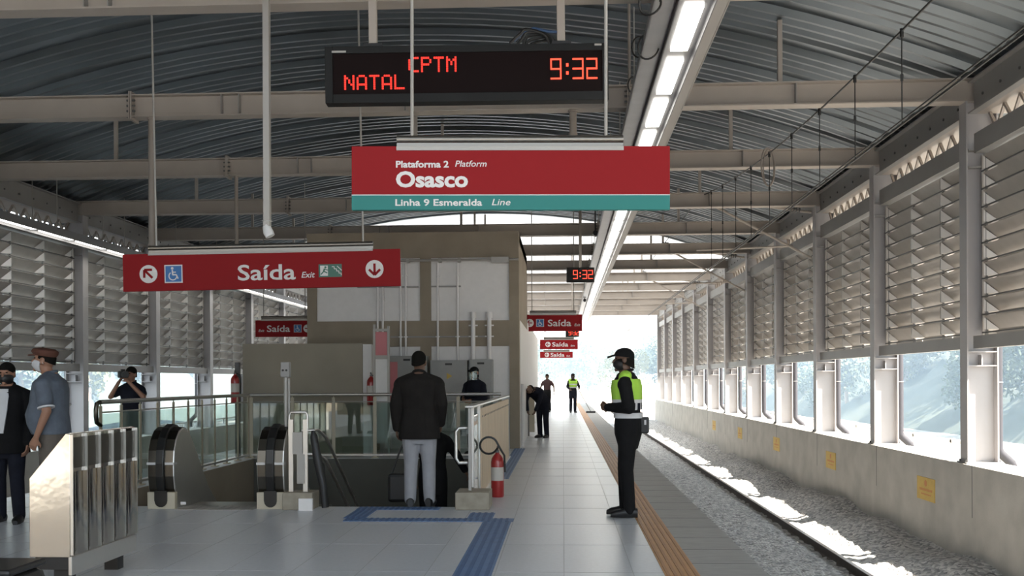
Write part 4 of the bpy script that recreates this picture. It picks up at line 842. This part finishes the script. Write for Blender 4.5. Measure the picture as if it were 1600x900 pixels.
# escalator
t = thing('escalator', 'descending escalator with black handrails and stainless newels', 'escalator', (-3.80, 10.70, 0))
PR = [(0.02, 0.0), (0.02, 0.16), (-0.02, 0.22), (-0.05, 0.36), (-0.055, 0.50), (-0.035, 0.64), (0.02, 0.76), (0.11, 0.85), (0.22, 0.885), (0.32, 0.87), (0.44, 0.79), (0.60, 0.62), (1.0, 0.15), (1.6, -0.3), (4.6, -2.35), (4.6, -3.3), (0.6, -0.5), (0.22, -0.1)]
def off(pts, d):
    out = []
    for i in range(len(pts)):
        a = Vector(pts[max(i - 1, 0)]); b = Vector(pts[min(i + 1, len(pts) - 1)]); n = (b - a).normalized(); out.append((pts[i][0] - n.y * d, pts[i][1] + n.x * d))
    return out
for sx, lab in ((-0.62, 'l'), (0.60, 'r')):
    s = MB(); w = 0.15
    s.loft([[(sx - w, u, v) for u, v in PR], [(sx + w, u, v) for u, v in PR]]); b_ = obj('balustrade', s, 'mirror' if False else 'stainless', t, bevel=0.012)
    rim = PR[1:15]; o1 = off(rim, 0.006); s = MB()
    s.loft([[(sx - w + 0.01, *a) for a in o1], [(sx + w - 0.01, *a) for a in o1]], caps=False, closed=False); obj('newel_cover', s, 'darksteel', b_)
    o0 = off(rim, -0.01); o2 = off(rim, 0.04); ring = o0 + o2[::-1]
    s = MB(); s.loft([[(sx - 0.045, *a) for a in ring], [(sx + 0.045, *a) for a in ring]]); obj('handrail', s, 'rubber', t, bevel=0.01)
    s = MB(); band = off([(-0.045, 0.475), (-0.047, 0.50), (-0.044, 0.525)], 0.0)
    for a, b2 in ((sx - w - 0.002, sx - 0.05), (sx + 0.05, sx + w + 0.002)): s.box(a, b2, -0.066, 0.03, 0.487, 0.513)
    obj('highlight_band', s, 'sgwhite', b_)  # white band drawn for the bright highlight across the steel front
    s = MB(); s.box(sx - w - 0.005, sx + w + 0.005, -0.045, 0.03, 0.0, 0.185); nb = obj('newel_base', s, 'cream', t, bevel=0.006)
    s = MB(); s.box(sx - 0.07, sx + 0.07, -0.06, -0.04, 0.09, 0.2); s.cyl((sx, -0.055, 0.09), (sx, -0.04, 0.09), 0.07, 14); obj('handrail_inlet', s, 'rubber', nb)
s = MB(); s.box(-0.44, 0.42, -0.12, 0.25, -0.02, 0.004)
for i in range(10): s.box(-0.42 + i * 0.084, -0.40 + i * 0.084, -0.1, 0.2, 0.004, 0.007)
obj('landing_plate', s, 'rod', t)
s = MB()
for i in range(14): s.box(-0.44, 0.42, 0.25 + i * 0.4, 0.66 + i * 0.4, -3.6 if i > 8 else -0.4 - 0.2 * i - 0.4, -0.004 - 0.2 * i)
obj('steps', s, 'darksteel', t)
s = MB(); s.box(-0.40, -0.34, -0.052, -0.045, 0.05, 0.08); obj('sticker', s, 'sgwhite', t)
# recycling bins
t = thing('recycling_bin', 'polished steel recycling bin station with five slots in the left foreground', 'bin', (-3.40, 6.4, 0)); L = 1.0
pr = [(-0.15, 0.235), (0.13, 0.235), (0.13, 1.055), (0.10, 1.06), (-0.15, 0.76)]
s = MB(); s.prism(pr, 'y', 0, L); obj('body', s, 'mirror', t, bevel=0.004)
for i in range(5):
    a = 0.005 + i * 0.198; s = MB(); pts = [(0.131 + 0.016 * (2 * q / 12 - 1) ** 2 + 0.004, a + 0.010 + 0.178 * q / 12) for q in range(13)]; s.prism(pts + [(0.125, a + 0.188), (0.125, a + 0.010)], 'z', 0.25, 0.80); d = obj('door', s, 'mirror', t, smooth=True)
    s = MB(); s.box(0.13, 0.134, a + 0.008, a + 0.19, 0.825, 1.03); obj('slot', s, 'darksteel', t)
for i in range(6):
    s = MB(); y = i * 0.198 + 0.003; s.box(0.13, 0.15, y - 0.004, y + 0.004, 0.25, 1.05); obj('divider', s, 'stainless', t)
s = MB(); s.box(0.115, 0.14, 0, L, 0.115, 0.24); obj('skirt', s, 'stainless', t, bevel=0.003)
s = MB(); s.box(-0.12, 0.115, 0.02, L - 0.02, 0.15, 0.234); obj('base', s, 'black', t)
for y in (0.07, 0.80):
    s = MB(); s.box(-0.02, 0.08, y, y + 0.10, 0.0, 0.15); obj('leg', s, 'black', t)
# black bag in the corner
t = thing('black_bag', 'black rounded bag cut off by the bottom left corner', 'bag', (-2.95, 4.85, 0))
s = MB(); s.box(-0.32, 0.28, -0.2, 0.2, 0.0, 0.46); obj('body', s, 'black', t, bevel=0.09)
s = MB(); s.box(-0.30, 0.26, -0.18, 0.18, 0.45, 0.485); obj('lid', s, 'black', t, bevel=0.03)
s = MB(); s.tube([(-0.15, 0, 0.47), (-0.13, 0, 0.50), (0.03, 0, 0.50), (0.05, 0, 0.47)], 0.01, 8); obj('handle', s, 'rubber', t, smooth=True)
# rails at the walkway side of the tower
D = 21.5; c = dp(815, 20.8)
s = MB(); s.cyl((0, 0, 0), (0, 0, 1.32), 0.03, 10); s.cyl((0, 0, 0), (0, 0, 0.02), 0.06, 12); tag(obj('white_post', s, 'sgwhite', loc=(c.x + 0.02, c.y, 0), smooth=True), 'white post standing at the right corner of the concrete tower', 'post')
t = thing('steel_gate', 'narrow steel gate frame in front of the stooping person', 'gate', (-0.72, 24.75, 0))
s = MB(); s.tube([(-0.15, 0, 0), (-0.15, 0, 1.15), (0.12, 0, 1.2), (0.15, 0, 0.95)], 0.025, 8); obj('frame', s, 'steel', t, smooth=True)
s = MB(); s.box(-0.13, 0.0, -0.01, 0.01, 0.1, 1.1); obj('panel', s, 'cream', t)
# ================================================================= PEOPLE
def fused(name, mb, mats, parent, vox, smooth=2, matfn=None):
    """one continuous closed surface grown from overlapping volumes"""
    me = mb.mesh(name); o = bpy.data.objects.new(name, me); COL.objects.link(o)
    m = o.modifiers.new('r', 'REMESH'); m.mode = 'VOXEL'; m.voxel_size = vox
    if smooth: q = o.modifiers.new('s', 'SMOOTH'); q.iterations = smooth; q.factor = 0.5
    dg = bpy.context.evaluated_depsgraph_get(); dg.update(); n = bpy.data.meshes.new_from_object(o.evaluated_get(dg)); n.name = name
    bpy.data.objects.remove(o); bpy.data.meshes.remove(me)
    n.materials.clear()
    for x in (mats if isinstance(mats, list) else [mats]): n.materials.append(M[x])
    for p in n.polygons:
        p.use_smooth = True
        p.material_index = matfn(p.center) if matfn else 0
    o = bpy.data.objects.new(name, n); COL.objects.link(o); o.parent = parent; return o
def ell(c, rx, ry, n=20, ex=2.4, tilt=0.0):
    out = []
    for i in range(n):
        t = 2 * math.pi * i / n; a, b = math.cos(t), math.sin(t)
        x = rx * math.copysign(abs(a) ** (2 / ex), a); y = ry * math.copysign(abs(b) ** (2 / ex), b)
        out.append((c[0] + x, c[1] + y, c[2] + y * tilt))
    return out
def person(label, loc, rot, H=1.75, vox=0.011, top=None, bottom=None, P=None):
    """local frame: +y is the way the person faces, +x the person's right, z up, standing height 1.75"""
    t = thing('person', label, 'person', loc, rot); sc = H / 1.75; t.scale = (sc, sc, sc)
    J = dict(lean=0.0, hip=(0, 0, 0.93), sh=0.185, build=1.0, head=(0, 0.02, 1.62), hyaw=0.0, hpitch=0.0,
             R=((0.23, -0.02, 1.13), (0.235, 0.06, 0.87)), L=((-0.23, -0.02, 1.13), (-0.235, 0.06, 0.87)), RK=None, LK=None, RF=(0.10, -0.03, 0.08), LF=(-0.10, -0.03, 0.08), curl=0.5, rfdir=(0.15, 1), lfdir=(-0.15, 1), skin='skin_dark')
    J.update(P or {}); B = J['build']; lean = J['lean']
    def sp(z):                         # spine offset: bends forward above the hips
        u = max(0.0, z - 0.95); return Vector((0, math.sin(lean) * u, 0.95 + u * math.cos(lean) if z > 0.95 else z))
    TZ = [(0.80, .155, .105), (0.90, .168, .118), (1.0, .158, .112), (1.1, .148, .105), (1.22, .158, .112), (1.34, .178, .116), (1.42, .162, .10), (1.46, .115, .08), (1.49, .075, .064), (1.52, .055, .056)]
    def torso(mb, g, z0=0.0, z1=9, belly=0.0, flare=0.0):
        rs = []
        for z, rx, ry in TZ:
            if z0 <= z <= z1:
                c = sp(z); f = flare * max(0, 1.1 - z); by = belly * math.exp(-((z - 1.08) / 0.14) ** 2)
                gg = g if z < 1.46 else min(g, 0.012)
                rs.append(ell((c.x, c.y + by * 0.5, c.z), rx * B + gg + f, ry * B + gg + f + by * 0.5, tilt=-math.sin(lean) if z > 0.95 else 0))
        mb.loft(rs)
        if g and z1 < 9 and z1 >= 1.46:
            for sg in (-1, 1): mb.cap(sp(1.45) + Vector((sg * 0.05, -0.01, 0)), sp(1.385) + Vector((sg * J['sh'] * B * 0.97, 0, 0)), 0.05 + g * 0.8, 0.052 * B + g * 0.7)
    SH = {s: sp(1.395) + Vector((sg * J['sh'] * B, 0, 0)) for s, sg in (('R', 1), ('L', -1))}
    EL = {s: Vector(J[s][0]) for s in 'RL'}; WR = {s: Vector(J[s][1]) for s in 'RL'}
    HP = {'R': Vector((0.09, 0, 0.90)), 'L': Vector((-0.09, 0, 0.90))}
    FT = {'R': Vector(J['RF']), 'L': Vector(J['LF'])}
    KN_ = {s: (Vector(J[s + 'K']) if J[s + 'K'] else HP[s].lerp(FT[s], 0.5) + Vector((0, 0.025, 0))) for s in 'RL'}
    hc = Vector(J['head']); HR = Matrix.Rotation(J['hyaw'], 3, 'Z') @ Matrix.Rotation(-J['hpitch'], 3, 'X')
    def hp(x, y, z): return hc + HR @ Vector((x, y, z))
    # ---- body: one continuous skin
    b = MB(); torso(b, 0.0)
    b.cap(sp(1.46), hp(0, -0.015, -0.06), 0.06, 0.055)
    for sg in (-1, 1): b.cap(sp(1.455) + Vector((sg * 0.04, -0.01, 0)), sp(1.39) + Vector((sg * J['sh'] * B * 0.95, 0, 0)), 0.05, 0.048)
    b.ball(hc + HR @ Vector((0, -0.008, 0.02)), (0.076, 0.096, 0.108), 18, 14, HR); b.ball(hp(0, 0.02, -0.055), (0.058, 0.068, 0.07), 16, 12, HR)
    b.cap(hp(0, 0.088, 0.012), hp(0, 0.108, -0.022), 0.010, 0.015, 8); b.cap(hp(-0.018, 0.083, -0.062), hp(0.018, 0.083, -0.062), 0.009, 0.009, 8); b.ball(hp(0, 0.078, -0.10), 0.02, 8, 6)
    for sg in (-1, 1): b.ball(hp(sg * 0.078, -0.005, -0.005), (0.012, 0.022, 0.034), 10, 8, HR); b.ball(hp(sg * 0.033, 0.082, 0.033), (0.022, 0.012, 0.008), 8, 6, HR)
    for s, sg in (('R', 1), ('L', -1)):
        b.ball(SH[s] + Vector((0, 0, -0.028)), 0.058 * B); b.cap(SH[s] + Vector((0, 0, -0.03)), EL[s], 0.050 * B, 0.040 * B); b.cap(EL[s], WR[s], 0.040 * B, 0.027)
        b.cap(HP[s], KN_[s], 0.085 * B, 0.055); b.cap(KN_[s], FT[s], 0.055, 0.036)
        fd = Vector((*J[s.lower() + 'fdir'], 0)).normalized(); b.cap(FT[s] + Vector((0, 0, -0.04)), FT[s] + fd * 0.15 + Vector((0, 0, -0.05)), 0.035, 0.028)
        d = (WR[s] - EL[s]).normalized(); pn = J.get(s + 'palm'); pn = Vector(pn).normalized() if pn else Vector((-sg, 0, 0)); side = d.cross(pn)
        if side.length < 0.1: side = Vector((0, 1, 0))
        side.normalize(); pn = side.cross(d).normalized()
        w0 = WR[s]; k0 = w0 + d * 0.085
        rings = [[w0 + d * f + side * (math.cos(a) * ww) + pn * (math.sin(a) * th) for a in [2 * math.pi * q / 12 for q in range(12)]] for f, ww, th in ((-0.01, .026, .02), (0.02, .034, .018), (0.055, .042, .016), (0.092, .041, .013))]
        b.loft(rings)
        cu = J['curl']
        for q, (off_, ln) in enumerate(((0.031, 0.072), (0.0105, 0.080), (-0.0105, 0.074), (-0.031, 0.058))):
            p = w0 + d * (0.088 - 0.004 * abs(q - 1)) + side * off_; di = d.copy(); r = 0.0088; a = cu
            for sl_ in (0.45, 0.32, 0.23):
                di = (di * math.cos(a) + pn * math.sin(a)).normalized(); nxt = p + di * ln * sl_; b.cap(p, nxt, r, r * 0.92, 8); p = nxt; r *= 0.92; a = cu * 1.1
        tb_ = w0 + d * 0.03 + side * 0.034; t1 = tb_ + (d * 0.7 + side * 0.55 + pn * 0.35).normalized() * 0.038; t2 = t1 + (d * 0.85 + side * 0.1 + pn * 0.45).normalized() * 0.032
        b.cap(tb_ - side * 0.012, t1, 0.013, 0.011, 8); b.cap(t1, t2, 0.011, 0.009, 8)
    body = fused('body', b, J['skin'], t, min(vox, 0.0085), 1)
    for sg in (-1, 1):
        e = MB(); e.ball(hp(sg * 0.032, 0.081, 0.016), (0.013, 0.008, 0.007), 10, 8, HR); obj('eye', e, 'hair', t, smooth=True)
    # ---- clothes
    def sleeves(mb, g, f=1.0, gw=None):
        for s in 'RL':
            mb.ball(SH[s] + Vector((0, 0, -0.03)), 0.060 * B + g); e = EL[s] if f >= 1 else SH[s].lerp(EL[s], f)
            mb.cap(SH[s] + Vector((0, 0, -0.028)), e, 0.054 * B + g, (0.048 if f >= 1 else 0.056) * B + g)
            if f >= 1: mb.cap(EL[s], EL[s].lerp(WR[s], 0.96), 0.048 * B + g, (0.034 + g) if gw is None else gw)
    if top:
        c = MB(); kind = top['kind']
        if kind == 'jacket':
            torso(c, 0.026, 0.0, 1.495, flare=0.05); r0 = TZ[0]; c.loft([ell((0, 0, 0.76), .18 * B + .035, .13 * B + .03), ell((0, 0, 0.85), .175 * B + .033, .128 * B + .03), ell((0, 0, 0.95), .165 * B + .03, .12 * B + .028)]); sleeves(c, 0.016)
            fused('jacket', c, top['m'], t, vox, 3)
            s = MB(); s.tube([sp(1.49) + Vector((0.066 * math.cos(a), 0.063 * math.sin(a) - 0.006, 0.012 - 0.03 * math.sin(a))) for a in [2 * math.pi * q / 18 for q in range(18)]], 0.017, 8, closed=True); obj('collar', s, top['m'], t, smooth=True)
            if top.get('shirt'):
                s = MB(); f0 = []
                for z, wd in ((0.98, 0.02), (1.1, 0.035), (1.25, 0.06), (1.38, 0.07), (1.46, 0.05)):
                    c0 = sp(z); ry = [r for r in TZ if r[0] >= z - 0.03][0][2] * B + 0.050
                    f0.append([(c0.x + u * wd, c0.y + ry * math.sqrt(max(0.05, 1 - (u * wd / 0.2) ** 2)) - (0.0 if z < 1.42 else 0.025), c0.z) for u in (-1, -0.5, 0, 0.5, 1)] + [(c0.x + u * wd, c0.y + ry * 0.75 - (0.0 if z < 1.42 else 0.035), c0.z) for u in (1, 0, -1)])
                s.loft(f0); obj('shirt_front', s, 'cl_white', t, smooth=True)
        else:
            torso(c, {'tee': 0.013, 'polo': 0.032}.get(kind, 0.016), 0.83 if kind == 'polo' else 0.89, 1.495, belly=top.get('belly', 0.0)); sleeves(c, 0.012, 1.0 if kind == 'shirt' else 0.62)
            fused('shirt', c, top['m'], t, vox, 3)
            s = MB(); s.tube([sp(1.485) + Vector((0.068 * math.cos(a), 0.064 * math.sin(a) - 0.006, 0.018 - 0.02 * math.sin(a))) for a in [2 * math.pi * q / 18 for q in range(18)]], 0.014, 8, closed=True); obj('collar', s, top.get('collar', top['m']), t, smooth=True)
            if top.get('cuff'):
                for s_ in 'RL':
                    e = SH[s_].lerp(EL[s_], 0.86); d = (EL[s_] - SH[s_]).normalized(); s = MB(); s.tube([e - d * 0.008, e + d * 0.008], 0.056 * B + 0.016, 16); obj('cuff', s, top['cuff'], t, smooth=True)
        if top.get('vest'):
            c = MB(); torso(c, 0.036, 1.09, 1.455)
            for s_, sg in (('R', 1), ('L', -1)): c.cap(sp(1.44) + Vector((sg * 0.08, 0, 0.0)), sp(1.43) + Vector((sg * 0.15, 0, 0)), 0.075, 0.068)
            def vm(p):
                z = p.z
                if z > 1.215: return 0
                if z > 1.175: return 1
                if z > 1.075: return 1 if int((math.atan2(p.x, p.y) + 7) / 0.16) % 3 == 0 else 2
                return 2
            fused('vest', c, ['cl_lime', 'cl_white', 'cl_navy'], t, vox * 0.8, 2, vm if top['vest'] == 'check' else (lambda p: 1 if 1.1 < p.z < 1.15 or 1.24 < p.z < 1.28 else 0))
    if bottom:
        c = MB(); m_ = bottom['m']; c.loft([ell((0, 0, z), rx * B + 0.016, ry * B + 0.016) for z, rx, ry in ((0.70, .12, .075), (0.78, .148, .095), (0.86, .165, .115), (0.95, .168, .118), (1.04, .155, .111))])
        w = bottom.get('w', 1.0)
        for s in 'RL':
            ft = FT[s] + Vector((0, 0, -0.035)) if not bottom.get('short') else KN_[s].lerp(FT[s], 0.05)
            c.cap(HP[s], KN_[s], 0.100 * B * w, 0.076 * w); c.cap(KN_[s], KN_[s].lerp(ft, 0.93), 0.076 * w, 0.064 * w)
        fused('trousers', c, m_, t, vox, 3)
        if bottom.get('belt'):
            s = MB(); s.loft([ell((0, 0, z), (.150 * B + 0.034), (.106 * B + 0.034), 28) for z in (1.02, 1.075)]); obj('belt', s, bottom['belt'], t, smooth=True)
    for s in 'RL':
        fd = Vector((*J[s.lower() + 'fdir'], 0)).normalized(); sd = Vector((fd.y, -fd.x, 0)); f0 = FT[s].copy(); zt = f0.z - 0.08; rings = []
        for u, wd, hh in ((-0.08, .034, .09), (-0.045, .046, .105), (0.03, .048, .105), (0.09, .050, .085), (0.15, .046, .072), (0.198, .026, .045)):
            c0 = Vector((f0.x, f0.y, zt)) + fd * u
            rings.append([c0 + sd * (wd * math.cos(a)) + Vector((0, 0, hh / 2 + hh / 2 * math.sin(a) if math.sin(a) > -0.6 else 0.0)) for a in [2 * math.pi * q / 16 for q in range(16)]])
        sm = MB(); sm.loft(rings); obj('shoe', sm, J.get('shoe', 'shoe'), t, smooth=True)
    # ---- head wear
    hw = J.get('headwear', 'hair'); hm = J.get('hm', 'hair')
    def dome(rx, ry, rz, z0, yo=-0.008, front=0.0):
        rings = []
        for i in range(9):
            a = math.radians(90 * i / 8.6); rings.append([hp(rx * math.cos(a) * math.cos(p), yo + ry * math.cos(a) * math.sin(p), z0 + rz * math.sin(a) - (front * (1 - math.sin(p)) / 2 if i == 0 else 0)) for p in [2 * math.pi * q / 22 for q in range(22)]])
        s = MB(); s.loft(rings); return s
    if hw in ('hair', 'cap'):
        obj('hair', dome(0.082, 0.100, 0.090 if hw == 'hair' else 0.05, 0.045 if hw == 'hair' else 0.0, -0.014, 0.09), 'hair', t, smooth=True)
    if hw == 'cap':
        c = obj('cap', dome(0.086, 0.106, 0.085, 0.045, -0.008, 0.03), hm, t, smooth=True)
        s = MB(); s.loft([[hp(0.075 * math.cos(a), 0.07 + (0.10 if up else 0.098) * math.sin(a), 0.048 - 0.03 * math.sin(a) + (0.020 if up else 0)) for a in [math.pi * q / 12 for q in range(13)]] for up in (0, 1)]); obj('brim', s, hm, c, smooth=True)
    if hw == 'flat':
        obj('hair', dome(0.0795, 0.0965, 0.06, 0.03, -0.014, 0.06), 'hair', t, smooth=True)
        s = MB(); s.loft([[hp(rx * math.cos(p), yo + ry * math.sin(p), z) for p in [2 * math.pi * q / 22 for q in range(22)]] for rx, ry, yo, z in ((.086, .104, 0, .045), (.105, .128, .008, .075), (.10, .122, .0, .105), (.06, .075, -.01, .125), (.01, .01, -.01, .128))]); c = obj('cap', s, hm, t, smooth=True)
        s = MB(); s.loft([[hp(0.07 * math.cos(a), 0.075 + 0.085 * math.sin(a), 0.045 - 0.02 * math.sin(a) + (0.012 if up else 0)) for a in [math.pi * q / 12 for q in range(13)]] for up in (0, 1)]); obj('brim', s, hm, c, smooth=True)
    if J.get('mask'):
        rings = []
        for i, (z, k_, yo) in enumerate(((-0.004, .80, 0.0), (-0.03, .98, 0.004), (-0.06, .98, 0.004), (-0.09, .86, 0.0), (-0.112, .6, -0.005))):
            rings.append([hp(0.083 * k_ * math.sin(a), yo + (0.109 if 0 < i < 3 else 0.098) * k_ * math.cos(a) * (1.0 if i else 1.2), z) for a in [R(-82 + 164 * q / 12) for q in range(13)]] + [hp(0.07 * k_ * math.sin(a), yo + 0.07 * k_ * math.cos(a), z) for a in [R(82 - 164 * q / 12) for q in range(13)]])
        s = MB(); s.loft(rings); mk = obj('mask', s, J['mask'], t, smooth=True)
        for sg in (-1, 1):
            s = MB(); s.tube([hp(sg * 0.074, 0.03, -0.03), hp(sg * 0.086, -0.005, 0.0), hp(sg * 0.084, -0.02, -0.03)], 0.003, 6); obj('ear_loop', s, J['mask'], mk)
    t['_hp'] = 0; del t['_hp']
    return t, hp
# --- guard at the platform edge, facing left
g, hp = person('guard in black with lime high visibility vest and black cap standing at the orange strip', (dp(981, 10.12).x, dp(981, 10.12).y, 0.008), R(82), 1.72, 0.009,
    dict(kind='shirt', m='cl_black', vest='check'), dict(m='cl_black', belt='cl_white', w=1.0),
    dict(headwear='cap', hm='cl_black', mask='black', R=((0.27, -0.06, 1.15), (0.07, 0.19, 1.13)), L=((-0.27, -0.03, 1.13), (-0.06, 0.21, 1.13)), Rpalm=(-0.6, 0.1, 0.3), Lpalm=(0.7, 0.1, 0.2), curl=0.75, RF=(0.085, 0.04, 0.08), LF=(-0.10, -0.02, 0.08), rfdir=(0.1, 1), lfdir=(-0.1, 1), hyaw=0.15, build=1.10, lean=0.04, head=(0, 0.045, 1.62)))
s = MB(); s.box(-0.06, 0.04, -0.215, -0.12, 0.86, 1.03); obj('belt_pouch', s, 'black', g, bevel=0.015)
s = MB(); s.box(-0.066, -0.058, -0.19, -0.17, 0.95, 1.0); obj('pouch_clip', s, 'cl_white', g)
# --- man in jacket seen from behind
p = at(656, 790); person('man in dark jacket and light grey trousers seen from behind at the stairs', (p.x, p.y - 0.02, 0.008), R(2), 1.72, 0.010,
    dict(kind='jacket', m='cl_suit'), dict(m='cl_grey', w=1.06),
    dict(headwear='hair', build=1.13, R=((0.255, -0.02, 1.15), (0.235, 0.10, 0.92)), L=((-0.265, -0.03, 1.14), (-0.26, 0.04, 0.87)), RF=(0.115, -0.02, 0.08), LF=(-0.105, -0.03, 0.08), hyaw=-0.25))
# --- person going down the stairs ahead of him
person('person in black going down the stairs just ahead of the man in the jacket', (-1.60, 12.05, -0.68), R(0), 1.7, 0.013,
    dict(kind='shirt', m='cl_black'), dict(m='cl_black'), dict(headwear='hair', R=((0.30, 0.02, 1.20), (0.40, 0.08, 1.0)), L=((-0.26, 0.02, 1.15), (-0.26, 0.1, 0.9)), RF=(0.10, 0.1, 0.08), LF=(-0.10, -0.03, 0.08)))
c = (-1.98, 11.75, -0.05); t = thing('shoulder_bag', 'black bag carried by the person going down the stairs', 'bag', c); s = MB(); s.box(-0.12, 0.14, -0.08, 0.08, 0, 0.34); obj('body', s, 'black', t, bevel=0.04); s = MB(); s.tube([(-0.08, 0, 0.32), (0.02, 0, 0.6), (0.2, 0, 0.95)], 0.012, 6); obj('strap', s, 'black', t)
# --- person with the visor behind the far railing
p = dp(742, 18.6); g, hp = person('person in black cap, clear visor and white apron behind the far railing', (p.x, p.y, 0.0), R(155), 1.66, 0.012,
    dict(kind='shirt', m='cl_navy'), dict(m='cl_navy'), dict(headwear='cap', hm='cl_black', mask='cl_white', skin='skin', R=((0.25, 0.03, 1.12), (0.12, 0.27, 1.10)), L=((-0.25, 0.03, 1.12), (-0.10, 0.27, 1.08))))
s = MB(); s.loft([[hp(0.098 * math.sin(a), 0.02 + 0.118 * math.cos(a), z) for a in [R(-75 + 150 * q / 12) for q in range(13)]] + [hp(0.094 * math.sin(a), 0.02 + 0.114 * math.cos(a), z) for a in [R(75 - 150 * q / 12) for q in range(13)]] for z in (-0.14, -0.02, 0.05)]); obj('visor', s, 'glass', g, smooth=True)
s = MB(); s.loft([ell((0, 0.012, z), rx, ry) for z, rx, ry in ((0.42, .19, .15), (0.7, .19, .145), (1.0, .182, .135), (1.1, .172, .13))]); obj('apron', s, 'cl_white', g, smooth=True)
# --- two men on the left
p = at(17, 812); person('man in black suit, white shirt and black mask cut off by the left edge', (p.x - 0.02, p.y, 0.0), R(188), 1.60, 0.010,
    dict(kind='jacket', m='cl_black', shirt=True), dict(m='cl_navy'),
    dict(headwear='hair', mask='black', skin='skin', build=1.08, hyaw=0.0, R=((0.26, -0.02, 1.13), (0.24, 0.05, 0.86)), L=((-0.26, -0.02, 1.13), (-0.25, 0.08, 0.86)), RF=(0.10, -0.05, 0.08), LF=(-0.14, 0.05, 0.08)))
p = dp(84, 9.75); person('man in slate polo shirt, brown flat cap and white mask behind the bin', (p.x, p.y, 0.0), R(100), 1.735, 0.010,
    dict(kind='polo', m='cl_polo', belly=0.09, cuff='cl_white'), dict(m='cl_khaki'),
    dict(headwear='flat', hm='cap_brown', mask='cl_white', skin='skin', build=1.12, lean=0.05, head=(0, 0.075, 1.625), hpitch=-0.15, L=((-0.26, -0.03, 1.13), (-0.25, 0.07, 0.88)), R=((0.26, -0.03, 1.13), (0.25, 0.05, 0.88))))
# --- cameraman by the left wall
p = dp(207, 15.0); g, hp = person('cameraman in dark t-shirt filming behind the left glass railing', (p.x, p.y, 0.0), R(170), 1.63, 0.012,
    dict(kind='tee', m='cl_navy'), dict(m='cl_jean'), dict(headwear='hair', skin='skin', R=((0.30, 0.12, 1.26), (0.09, 0.20, 1.50)), L=((-0.30, 0.12, 1.26), (-0.09, 0.20, 1.50)), Rpalm=(-1, 0, 0.2), Lpalm=(1, 0, 0.2), head=(0, 0.01, 1.62)))
t = thing('video_camera', 'black camera held to the face of the cameraman', 'camera', (p.x - 0.02, p.y - 0.24, 1.46), R(215)); s = MB(); s.box(-0.07, 0.07, -0.05, 0.05, 0, 0.10); s.box(-0.03, 0.03, -0.04, 0.04, 0.10, 0.13); obj('body', s, 'black', t, bevel=0.012); s = MB(); s.cyl((0, 0.05, 0.05), (0, 0.20, 0.05), 0.042, 14, 0.048); obj('lens', s, 'black', t, smooth=True)
# --- people down the walkway
p = at(848, 684); person('stooping person in dark clothes bending toward the steel gate beside the tower', (p.x, p.y, 0.0), R(150), 1.66, 0.013,
    dict(kind='shirt', m='cl_navy'), dict(m='cl_navy'), dict(lean=1.0, head=(0, 0.63, 1.24), hpitch=-0.9, R=((0.2, 0.50, 0.95), (0.12, 0.55, 0.72)), L=((-0.2, 0.50, 0.95), (-0.12, 0.55, 0.72))))
p = at(855, 644); g, hp = person('man in dark maroon shirt and black trousers walking far down the walkway', (p.x, p.y, 0.0), R(170), 1.66, 0.016,
    dict(kind='tee', m='cl_maroon'), dict(m='cl_black'), dict(headwear='hair', R=((0.30, -0.05, 1.17), (0.36, 0.05, 0.93)), L=((-0.30, -0.05, 1.17), (-0.34, 0.08, 0.93)), RF=(0.12, 0.1, 0.08), LF=(-0.10, -0.1, 0.08)))
p = at(895, 645); g, hp = person('cleaner in yellow vest and dark trousers holding a broom far down the walkway', (p.x, p.y, 0.0), R(190), 1.68, 0.016,
    dict(kind='shirt', m='cl_black', vest='plain'), dict(m='cl_navy'), dict(headwear='cap', hm='cl_black', mask='black', R=((0.25, 0.02, 1.15), (0.2, 0.25, 1.05)), L=((-0.27, 0.02, 1.18), (-0.25, 0.22, 1.1))))
t = thing('broom', 'long broom held by the cleaner far down the walkway', 'broom', (p.x + 0.75, p.y - 0.35, 0)); s = MB(); s.cyl((0, 0, 0.05), (-0.6, 0.05, 1.15), 0.016, 8); obj('handle', s, 'rod', t); s = MB(); s.box(-0.2, 0.2, -0.05, 0.05, 0, 0.07); obj('head', s, 'black', t, bevel=0.01)
